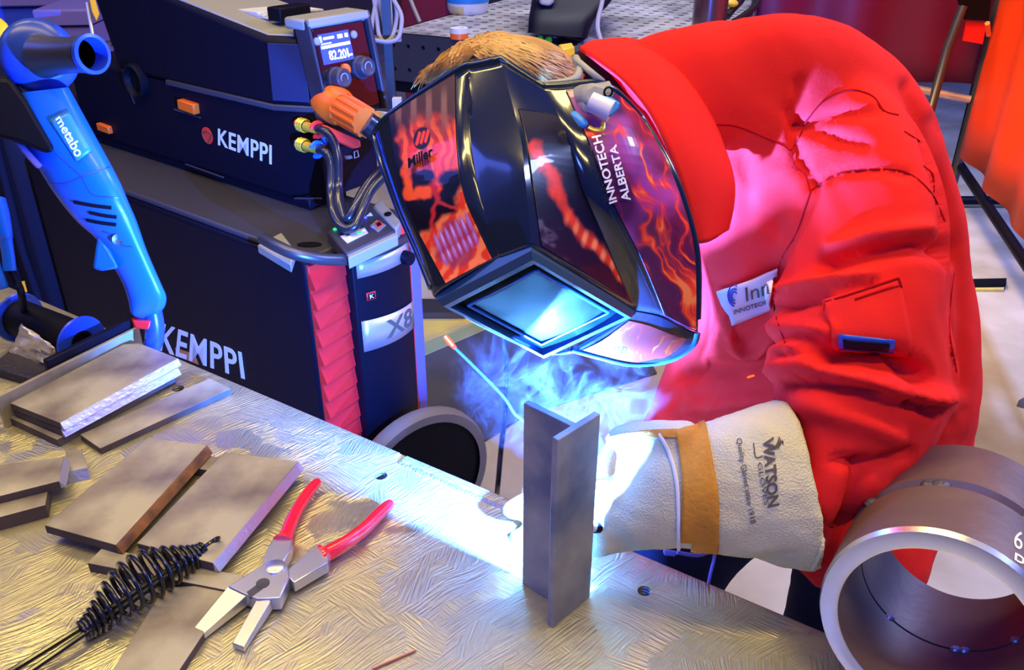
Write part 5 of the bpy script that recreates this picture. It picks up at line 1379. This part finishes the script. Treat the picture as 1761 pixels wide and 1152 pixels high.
# coat
mb = MB()
TS = [(1190, 400, 1012, 98, .985, .06, 0, .03), (1212, 450, 1100, 72, 1.0, .09, 0, .06), (1222, 520, 1230, 42, 1.015, .105, 0, .09), (1215, 580, 1372, 28, 1.03, .115, 0, .105), (1195, 625, 1496, 84, 1.06, .13, 0, .10), (1175, 660, 1592, 205, 1.11, .14, 0, .11), (1150, 700, 1650, 372, 1.16, .14, 0, .10), (1130, 770, 1680, 560, 1.20, .14, 0, .08), (1122, 850, 1675, 740, 1.22, .14, 0, .05), (1150, 918, 1640, 860, 1.21, .12), (1330, 955, 1608, 950, 1.19, .10), (1402, 1016, 1588, 1010, 1.18, .07)]
lofLR(mb, TS, 40, 2.3, 3)
SS = [(1290, 220, 1470, 100, .985, .07, 0, .05), (1325, 330, 1570, 215, .965, .09, 0, .05), (1342, 430, 1622, 335, .95, .10, 0, .05), (1332, 530, 1640, 450, .945, .105, 0, .04), (1338, 610, 1636, 560, .94, .105, 0, .03), (1345, 668, 1648, 662, .935, .095), (1362, 705, 1600, 772, .93, .085), (1376, 745, 1535, 840, .93, .08), (1385, 790, 1470, 892, .925, .07), (1370, 815, 1425, 920, .92, .06)]
lofLR(mb, SS, 36, 2.3, 3)
lofLR(mb, [(1200, 420, 1310, 500, 1.18, .07), (1150, 600, 1240, 650, 1.21, .06), (1112, 700, 1190, 740, 1.21, .055), (1075, 775, 1150, 800, 1.17, .05)], 24, 2.2, 3)
FOLDS = [  # photo polyline, width px, height m
    ([(1505, 190), (1440, 195), (1385, 215), (1375, 225)], 9, -.008), ([(1380, 220), (1430, 235), (1490, 250)], 8, -.007), ([(1375, 140), (1378, 190), (1380, 220)], 9, -.008),
    ([(1390, 320), (1440, 295), (1510, 290), (1560, 300)], 8, -.006), ([(1420, 455), (1500, 430), (1580, 420), (1630, 430)], 16, -.012), ([(1430, 430), (1500, 405), (1590, 395)], 14, .008),
    ([(1345, 505), (1380, 490), (1430, 480), (1500, 470)], 10, .009), ([(1355, 530), (1390, 520), (1420, 515)], 8, -.010), ([(1340, 560), (1390, 565), (1425, 570)], 12, .008),
    ([(1425, 615), (1480, 612), (1540, 618), (1580, 650)], 17, -.026), ([(1350, 640), (1400, 628), (1480, 648), (1580, 678), (1640, 690)], 16, .014), ([(1355, 660), (1420, 665), (1500, 672)], 9, -.010),
    ([(1345, 620), (1360, 600), (1385, 600)], 10, .012), ([(1560, 690), (1600, 705), (1640, 690)], 10, -.010), ([(1390, 690), (1470, 720), (1540, 750)], 18, .007), ([(1600, 210), (1620, 300), (1650, 420), (1655, 560), (1650, 700)], 12, -.008),
    ([(1555, 150), (1590, 240), (1620, 330), (1640, 450)], 10, -.010), ([(1280, 270), (1290, 330), (1280, 400)], 12, -.005), ([(1240, 240), (1300, 260), (1370, 285)], 4, -.003),
    ([(1360, 190), (1370, 260), (1400, 330), (1370, 400), (1335, 470)], 9, -.009), ([(1250, 575), (1270, 600), (1300, 610), (1325, 575)], 10, .012), ([(1180, 640), (1260, 640), (1330, 620)], 16, -.012), ([(1200, 700), (1280, 690), (1340, 680)], 16, .010),
    ([(1480, 800), (1460, 880), (1430, 960)], 14, -.012), ([(1440, 790), (1500, 800), (1560, 780)], 10, -.008),
]
def coat_fn(co, no):
    X, Y = pxs(co); face = (no * (CAM - co)).sum(1) > 0
    d = np.zeros(len(co))
    for pl, w, h in FOLDS:
        best = np.full(len(co), 1e9)
        for (x0, y0), (x1, y1) in zip(pl[:-1], pl[1:]):
            dx, dy = x1 - x0, y1 - y0; t = np.clip(((X - x0) * dx + (Y - y0) * dy) / (dx * dx + dy * dy), 0, 1); best = np.minimum(best, np.hypot(X - x0 - t * dx, Y - y0 - t * dy))
        d += (1.5 if min(q[1] for q in pl) > 380 else 0.9) * h * np.exp(-(best / w) ** 2)
    d *= face
    d += (fbm(co[:, 0] * 9 + co[:, 2] * 6, co[:, 1] * 9 - co[:, 2] * 7 + 20, 4) - 0.47) * 0.022
    return co + no * d[:, None]
coat = fuse('coat', mb, 0.0065, 'jacket', person, 8, coat_fn)
cbv = bvh_of(coat)
# collar standing round the neck
CO = [[(998, 84, .955), (1035, 112, .93), (1075, 145, .915), (1115, 195, .90), (1148, 258, .895), (1176, 330, .90), (1198, 418, .915)],
      [(1015, 74, .965), (1062, 92, .94), (1105, 120, .92), (1150, 170, .905), (1185, 240, .90), (1212, 320, .905), (1215, 416, .915)],
      [(1050, 70, .985), (1100, 80, .955), (1150, 110, .935), (1196, 168, .925), (1232, 240, .925), (1256, 320, .93), (1240, 402, .935)],
      [(1075, 68, 1.0), (1118, 78, .975), (1162, 112, .96), (1206, 172, .955), (1240, 245, .955), (1260, 328, .955), (1250, 395, .955)]]
CP = [[np.array(dep(p[0], p[1], p[2] - 0.055)) for p in r] for r in CO]
def col_pt(u, v):
    rows = [cat_rom(r, u * 5.9999) for r in CP]
    return cat_rom(rows, v * 2.9999)
mb = MB(); mb.grid([[col_pt(i / 40, j / 10) for i in range(41)] for j in range(11)]); cl = mb.build('collar', 'jacket', person, smooth=80, solid=0.005, soff=0)
mb = MB(); mb.tube([col_pt(i / 40, 0.93) for i in range(41)], 0.0011, 6); mb.build('collar_stitching', 'jacketseam', cl)
mb = MB(); mb.grid([[dep(1002 + 0.0 * i, 90, .965) * (1 - i / 12) + 0 if False else cat_rom([np.array(dep(*p)) for p in ((1004, 86, .915), (1050, 128, .905), (1095, 185, .90), (1135, 270, .895), (1170, 350, .90))], i / 12 * 3.999) + np.array([-0.022 * j, 0.010 * j, -0.014 * j]) for i in range(13)] for j in range(4)]); mb.build('collar_lining', 'lining', person, smooth=80, solid=0.003)
# seams, pocket, labels
for px in ([(1218, 214), (1262, 216), (1300, 230), (1345, 250), (1360, 258), (1380, 225)], [(1360, 258), (1366, 285), (1384, 300), (1394, 330)], [(1394, 328), (1440, 300), (1490, 292), (1555, 295), (1600, 330), (1625, 380)],
           [(1382, 215), (1415, 175), (1460, 155), (1500, 165), (1520, 190), (1545, 198)], [(1555, 226), (1585, 245)], [(1588, 286), (1604, 300), (1606, 330)], [(1640, 470), (1632, 560), (1645, 640)], [(1394, 330), (1370, 400), (1342, 450), (1330, 520), (1350, 590)]):
    seam('coat_seam', cbv, px, 0.0010, 'jacketseam', person, 0.0, 6, 1.0)
pk = drape_poly('sleeve_pocket', cbv, [(1432, 592), (1566, 606), (1545, 478), (1418, 520)], 'jacket', person, 0.004, 14, 0.005)
pkb = bvh_of(pk)
for px in ([(1418, 520), (1420, 560), (1432, 592), (1438, 602)], [(1545, 478), (1560, 520), (1570, 560), (1566, 606)], [(1418, 520), (1480, 500), (1545, 478)], [(1470, 515), (1500, 505), (1552, 488)]):
    seam('pocket_seam', pkb, px, 0.0013, 'jacketseam', pk, 0.0, 5, .93)
lb = drape_poly('sleeve_label', pkb, [(1443, 598), (1537, 604), (1537, 583), (1441, 574)], 'bluegrey', pk, 0.002, 6, 0.0016, .93)
drape_poly('label_face', pkb, [(1450, 595), (1528, 599), (1528, 588), (1449, 581)], 'black', pk, 0.0036, 6, 0.001, .93)
tg = drape_poly('white_name_tag', cbv, [(1256, 553), (1330, 527), (1336, 455), (1240, 498)], 'white', person, 0.006, 10, 0.002, 1.02)
tgb = bvh_of(tg)
text_map('tag_lettering', 'Inn', drape_fn(tgb, np.array([1283, 517]), np.array([1324, 504]), np.array([1281, 494]), np.array([1321, 479]), 0.0012, 1.0), 'ink', tg, 0.0, 0.0004, 1)
text_map('tag_small_print', 'INNOTECH', drape_fn(tgb, np.array([1262, 540]), np.array([1318, 522]), np.array([1261, 532]), np.array([1317, 515]), 0.0012, 1.0), 'ink', tg, 0.0, 0.0004, 1)
for r_, a0_, a1_ in ((14, 1.2, 4.6), (10, 1.0, 4.9), (6, 0.6, 5.0)):
    seam('tag_emblem', tgb, [(1263 + r_ * 0.75 * math.cos(a0_ + (a1_ - a0_) * k / 8), 508 - r_ * 1.25 * math.sin(a0_ + (a1_ - a0_) * k / 8)) for k in range(9)], 0.0009, 'bluegrey', tg, 0.0012, 3, 1.0)
# hair
mb = MB()
lofLR(mb, [(728, 140, 738, 126, .90, .03), (748, 145, 765, 95, .905, .06), (790, 150, 815, 70, .91, .08), (850, 150, 870, 58, .92, .09), (920, 165, 935, 68, .925, .085), (975, 170, 985, 98, .93, .06), (1010, 180, 1002, 125, .93, .035)], 24, 2.1, 4)
hair = mb.build('hair', 'hair', person, smooth=80)
hbv = bvh_of(hair)
mb = MB()
rs = random.Random(5)
for k in range(760):
    f = rs.random(); left = rs.random() < 0.25
    x0 = 812 + rs.uniform(-28, 30); y0 = 78 + rs.uniform(-14, 10)
    if left: x1, y1, sag = rs.uniform(728, 790), 0, 0.0; y1 = 142 - (x1 - 728) * 0.45 + rs.uniform(-14, 4)
    else: x1 = rs.uniform(840, 1003); y1 = rs.uniform(0, 1); y1 = 66 + (x1 - 840) * 0.30 + y1 * (92 - (x1 - 840) * 0.20); 
    P = []
    for q in range(6):
        g = q / 5; x = x0 + (x1 - x0) * g + rs.uniform(-1.2, 1.2); y = y0 + (y1 - y0) * g - (0 if left else 20 * math.sin(math.pi * g) * (1 - (y1 - 66) / 130))
        P.append(hit(hbv, min(max(x, 726), 1005), y, 0.0012 + 0.0035 * rs.random(), .87))
    mb.tube(smooth_path(P, 2), [0.0011] * 4 + [0.0009] * 5 + [0.0005, 0.0003], 3)
for k in range(60):
    x = rs.uniform(728, 790); y = 128 - (x - 728) * 0.75 + rs.uniform(-4, 6)
    P = [dep(x + 16, y - 3, .89), dep(x, y + rs.uniform(-6, 4), .885), dep(x - rs.uniform(8, 24), y + rs.uniform(6, 30), .885)]
    mb.tube(smooth_path(P, 3), [0.0007] * 5 + [0.0004, 0.0002], 3)
hs = tag(mb.build('hair_strands', 'hair', person, smooth=80, recalc=False), kind='stuff')
mb = MB(); mb.ball(dep(1100, 190, .945), 0.034, 16, (0.9, 1, 1.25)); mb.build('nape_hair', 'hair', person, smooth=80)

# right glove in the photograph, lying against the tee joint
GS = [(1346, 684, 1402, 986, .912, .085, 34), (1325, 690, 1368, 978, .910, .084, 26), (1290, 699, 1320, 966, .906, .076, 14), (1232, 717, 1240, 951, .902, .062, 4), (1182, 737, 1180, 945, .902, .048), (1130, 742, 1128, 946, .908, .040), (1088, 752, 1080, 950, .922, .034), (1062, 772, 1056, 945, .935, .028)]
mb = MB(); lofLR(mb, GS, 36, 2.2, 4)
mb.tube(pathpx([(1190, 757, .885), (1130, 754, .890), (1085, 752, .905), (1046, 754, .925)], 5), [0.021] * 6 + [0.0185] * 5 + [0.017, 0.016, 0.014, 0.011, 0.006], 12)
for (y0, y1, y2, d0, r) in ((842, 846, 856, .915, .0160), (872, 878, 886, .92, .0162), (900, 908, 914, .925, .0158), (926, 932, 938, .93, .0142)):
    mb.tube(pathpx([(1095, y0, d0 + .005), (1056, y1, d0 - .005), (1030, y1 + 4, d0 + .012), (1014, y2, d0 + .035)], 5), [r] * 12 + [r * 0.9, r * 0.85, r * 0.7, r * 0.4], 12)
def glove_fn(co, no): return co + no * ((fbm(co[:, 0] * 40 + co[:, 1] * 25, co[:, 2] * 40, 3) - 0.47) * 0.008)[:, None]
gl = fuse('leather_glove', mb, 0.0045, 'glove', person, 5, glove_fn)
gl['label'] = 'pale suede gauntlet with a tan band and printed cuff'
glb = bvh_of(gl)
def band(name, L, R, m, off, parent, n=16, k=10, thick=0.002):
    """strip between two photo curves laid on the glove"""
    L = smooth_path([np.array(p, float) for p in L], 4); R = smooth_path([np.array(p, float) for p in R], 4)
    mb = MB(); mb.grid([[hit(glb, *(l * (1 - i / k) + r * (i / k)), off, .96) for i in range(k + 1)] for l, r in zip(L, R)]); return mb.build(name, m, parent, 60, solid=thick, soff=0)
band('tan_band', [(1160, 742), (1172, 800), (1174, 860), (1170, 943)], [(1214, 728), (1228, 800), (1236, 860), (1236, 947)], 'gloveband', 0.003, gl)
band('thumb_patch', [(1046, 752), (1080, 745), (1130, 740), (1190, 740)], [(1048, 762), (1082, 756), (1130, 752), (1196, 756)], 'gloveband', 0.002, gl)
seam('piping', glb, [(1134, 746), (1150, 775), (1162, 815), (1167, 860), (1167, 942)], 0.0020, 'piping', gl, 0.0015, 6, .97)
def gt_(bl, br, tl, tr): return drape_fn(glb, np.array(bl), np.array(br), np.array(tl), np.array(tr), 0.0016, .95)
text_map('cuff_print', 'WATSON', gt_((1311, 756), (1320, 872), (1330, 752), (1340, 868)), 'ink', gl, 0.03, 0.0004, 1)
text_map('cuff_print', 'GLOVES', gt_((1303, 796), (1314, 868), (1310, 795), (1322, 866)), 'ink', gl, 0.0, 0.0004, 1)
text_map('cuff_print', 'Quality Gloves since 1918', gt_((1264, 756), (1288, 900), (1276, 754), (1300, 897)), 'ink', gl, 0.0, 0.0004, 1)
for k in range(4): seam('cuff_emblem', glb, [(1326 + k * 4, 774 - k * 1), (1336 + k * 3, 764 - k * 2), (1340 + k * 2, 752 + k * 4)], 0.0006, 'ink', gl, 0.001, 3, .95)
seam('cuff_emblem', glb, [(1296, 762), (1300, 786), (1312, 784)], 0.0005, 'ink', gl, 0.001, 3, .95)
# cuff edge and the underside hem
mb = MB(); e0 = [hit(glb, x, y, 0.001, .95) for x, y in smooth_path([np.array(q, float) for q in ((1356, 692), (1392, 745), (1414, 810), (1418, 870), (1412, 940), (1398, 975))], 5)]
mb.tube(e0, 0.0026, 8); mb.build('cuff_edge', 'glove', gl, smooth=80)
# the other glove behind the tee joint
mb = MB(); lofLR(mb, [(1070, 738, 1125, 790, 1.16, .045), (1020, 780, 1070, 830, 1.11, .045), (960, 810, 1000, 900, 1.07, .04), (925, 845, 945, 930, 1.055, .032)], 24, 2.2, 3)
for P in ([(955, 860, 1.05), (915, 866, 1.03), (890, 878, 1.02), (886, 890, 1.015)], [(955, 905, 1.05), (920, 920, 1.03), (895, 936, 1.02), (884, 942, 1.015)], [(950, 840, 1.06), (925, 845, 1.05), (915, 860, 1.04), (920, 880, 1.035)], [(960, 925, 1.05), (940, 945, 1.03), (920, 955, 1.02), (915, 958, 1.015)], [(990, 820, 1.07), (970, 800, 1.05), (950, 790, 1.03), (935, 800, 1.02)]):
    mb.tube(pathpx(P, 5), [0.0165] * 10 + [0.0175, 0.018, 0.0178, 0.016, 0.012, 0.006], 12)
lgv = fuse('leather_glove', mb, 0.0045, 'glove', person, 4, glove_fn)
lgv['label'] = 'glove of the other hand, only fingertips showing behind the coupon'

# ------------------------------------------------------------------ things held, and small things
t = empty('filler_rod', dep(850, 668, 1.03), 'thin blue lit filler rod with a glowing orange tip left of the tee joint', 'welding rod')
mb = MB(); mb.tube(pathpx([(780, 596, 1.03), (812, 627, 1.03), (845, 660, 1.03), (868, 685, 1.03), (884, 710, 1.03), (893, 718, 1.03), (915, 740, 1.03), (940, 800, 1.03), (960, 850, 1.035)], 5), 0.0020, 8); mb.build('rod', 'rod', t, smooth=80)
mb = MB(); mb.tube([dep(765, 578, 1.03), dep(774, 589, 1.03), dep(783, 599, 1.03)], [0.0030, 0.0036, 0.0024], 8); mb.build('hot_tip', 'hot', t, smooth=80)
mb = MB(); mb.tube([dep(765, 578, 1.0268), dep(779, 594.5, 1.0268)], 0.0008, 6); mb.build('hot_core', 'hotcore', t, smooth=80)
t = empty('welding_torch', dep(1010, 890, 1.03), 'slim torch held in the gloved hand behind the tee joint', 'torch')
mb = MB(); c = np.array(ARC) + np.array([0.004, 0.006, -0.022]); d = unit(dep(1060, 905, .93) - c)
mb.lathe(c, d, [(0, 0.0045), (0.02, 0.006), (0.028, 0.006)], 16, True); mb.build('nozzle', 'offwhite', t)
mb = MB(); mb.tube([c + d * 0.028, c + d * 0.12], 0.0075, 12); mb.build('torch_body', 'rubber', t)
t = empty('spark', dep(1291, 647, 1.0), 'tiny orange spark flying in front of the coat', 'spark')
mb = MB(); mb.tube([dep(1285, 649, 1.0), dep(1297, 645.5, 1.0)], 0.0011, 6); mb.build('spark', 'hot', t)
t = empty('blue_clip', dep(1150, 950, 1.0), 'small lilac clip under the glove at the table edge', 'clip')
mb = MB(); mb.prism([dep(x, y, 1.0) for x, y in ((1140, 944), (1164, 947), (1162, 957), (1141, 955))], unit(ray(1150, 950)) * 0.012); mb.build('clip', 'purple', t, bevel=0.002)
mb = MB(); mb.tube(pathpx([(1164, 950, 1.0), (1200, 955, 1.02), (1228, 950, 1.06), (1222, 985, 1.06), (1215, 1015, 1.06)], 4), 0.0022, 6); mb.build('cord', 'purple', t)
mb = MB(); mb.tube([onz(640, 1150, TZ + 0.002), onz(715, 1118, TZ + 0.002)], 0.0013, 6); tag(mb.build('copper_wire', 'copper', None), 'short copper coloured wire offcut near the bottom edge', 'wire')

# ------------------------------------------------------------------ welding smoke
m = bpy.data.materials.new('welding_smoke'); m.use_nodes = True; nt = m.node_tree; nt.nodes.remove(nt.nodes['Principled BSDF'])
pv = nt.nodes.new('ShaderNodeVolumePrincipled'); out = nt.nodes['Material Output']
nt.links.new(pv.outputs[0], out.inputs['Volume'])
pv.inputs['Color'].default_value = (0.55, 0.50, 0.62, 1); pv.inputs['Anisotropy'].default_value = 0.1
tc = nt.nodes.new('ShaderNodeTexCoord')
n1 = nt.nodes.new('ShaderNodeTexNoise'); n1.inputs['Scale'].default_value = 7.0; n1.inputs['Detail'].default_value = 2; n1.inputs['Distortion'].default_value = 0.6
nt.links.new(tc.outputs['Object'], n1.inputs['Vector'])
vm = nt.nodes.new('ShaderNodeVectorMath'); vm.operation = 'MULTIPLY_ADD'; vm.inputs[1].default_value = (0.16, 0.16, 0.16)
nt.links.new(n1.outputs['Color'], vm.inputs[0]); nt.links.new(tc.outputs['Object'], vm.inputs[2])
n2 = nt.nodes.new('ShaderNodeTexNoise'); n2.inputs['Scale'].default_value = 17.0; n2.inputs['Detail'].default_value = 4; n2.inputs['Distortion'].default_value = 1.6
nt.links.new(vm.outputs[0], n2.inputs['Vector'])
# thin sheets: where the noise crosses one half
sb = nt.nodes.new('ShaderNodeMath'); sb.operation = 'SUBTRACT'; sb.inputs[1].default_value = 0.5; nt.links.new(n2.outputs['Fac'], sb.inputs[0])
ab = nt.nodes.new('ShaderNodeMath'); ab.operation = 'ABSOLUTE'; nt.links.new(sb.outputs[0], ab.inputs[0])
mr = nt.nodes.new('ShaderNodeMapRange'); mr.inputs['From Min'].default_value = 0.0; mr.inputs['From Max'].default_value = 0.028; mr.inputs['To Min'].default_value = 1.0; mr.inputs['To Max'].default_value = 0.015
nt.links.new(ab.outputs[0], mr.inputs[0])
# fade to the edge of the cloud (generated coordinates run 0..1 over the cloud)
vs = nt.nodes.new('ShaderNodeVectorMath'); vs.operation = 'DISTANCE'; vs.inputs[1].default_value = (0.5, 0.5, 0.5); nt.links.new(tc.outputs['Generated'], vs.inputs[0])
fd_ = nt.nodes.new('ShaderNodeMapRange'); fd_.inputs['From Min'].default_value = 0.12; fd_.inputs['From Max'].default_value = 0.5; fd_.inputs['To Min'].default_value = 1.0; fd_.inputs['To Max'].default_value = 0.0
nt.links.new(vs.outputs['Value'], fd_.inputs[0])
mu_ = nt.nodes.new('ShaderNodeMath'); mu_.operation = 'MULTIPLY'; nt.links.new(mr.outputs[0], mu_.inputs[0]); nt.links.new(fd_.outputs[0], mu_.inputs[1])
cl_ = nt.nodes.new('ShaderNodeMapRange'); cl_.inputs['From Min'].default_value = 0.42; cl_.inputs['From Max'].default_value = 0.58; nt.links.new(n1.outputs['Fac'], cl_.inputs[0])
m3 = nt.nodes.new('ShaderNodeMath'); m3.operation = 'MULTIPLY'; nt.links.new(mu_.outputs[0], m3.inputs[0]); nt.links.new(cl_.outputs[0], m3.inputs[1]); mu_ = m3
ms = nt.nodes.new('ShaderNodeMath'); ms.operation = 'MULTIPLY'; ms.inputs[1].default_value = 15.0; nt.links.new(mu_.outputs[0], ms.inputs[0]); nt.links.new(ms.outputs[0], pv.inputs['Density'])
mb = MB(); mb.ball((0, 0, 0), 1.0, 20)
sc_ = dep(1040, 650, 1.02)
so = mb.build('welding_smoke', m, None, smooth=80)
so.location = Vector(sc_); 
so.data.transform(Matrix.Diagonal((0.19, 0.085, 0.13, 1)))
tag(so, 'wisps of blue welding smoke curling between visor and tee joint', 'smoke', kind='stuff')
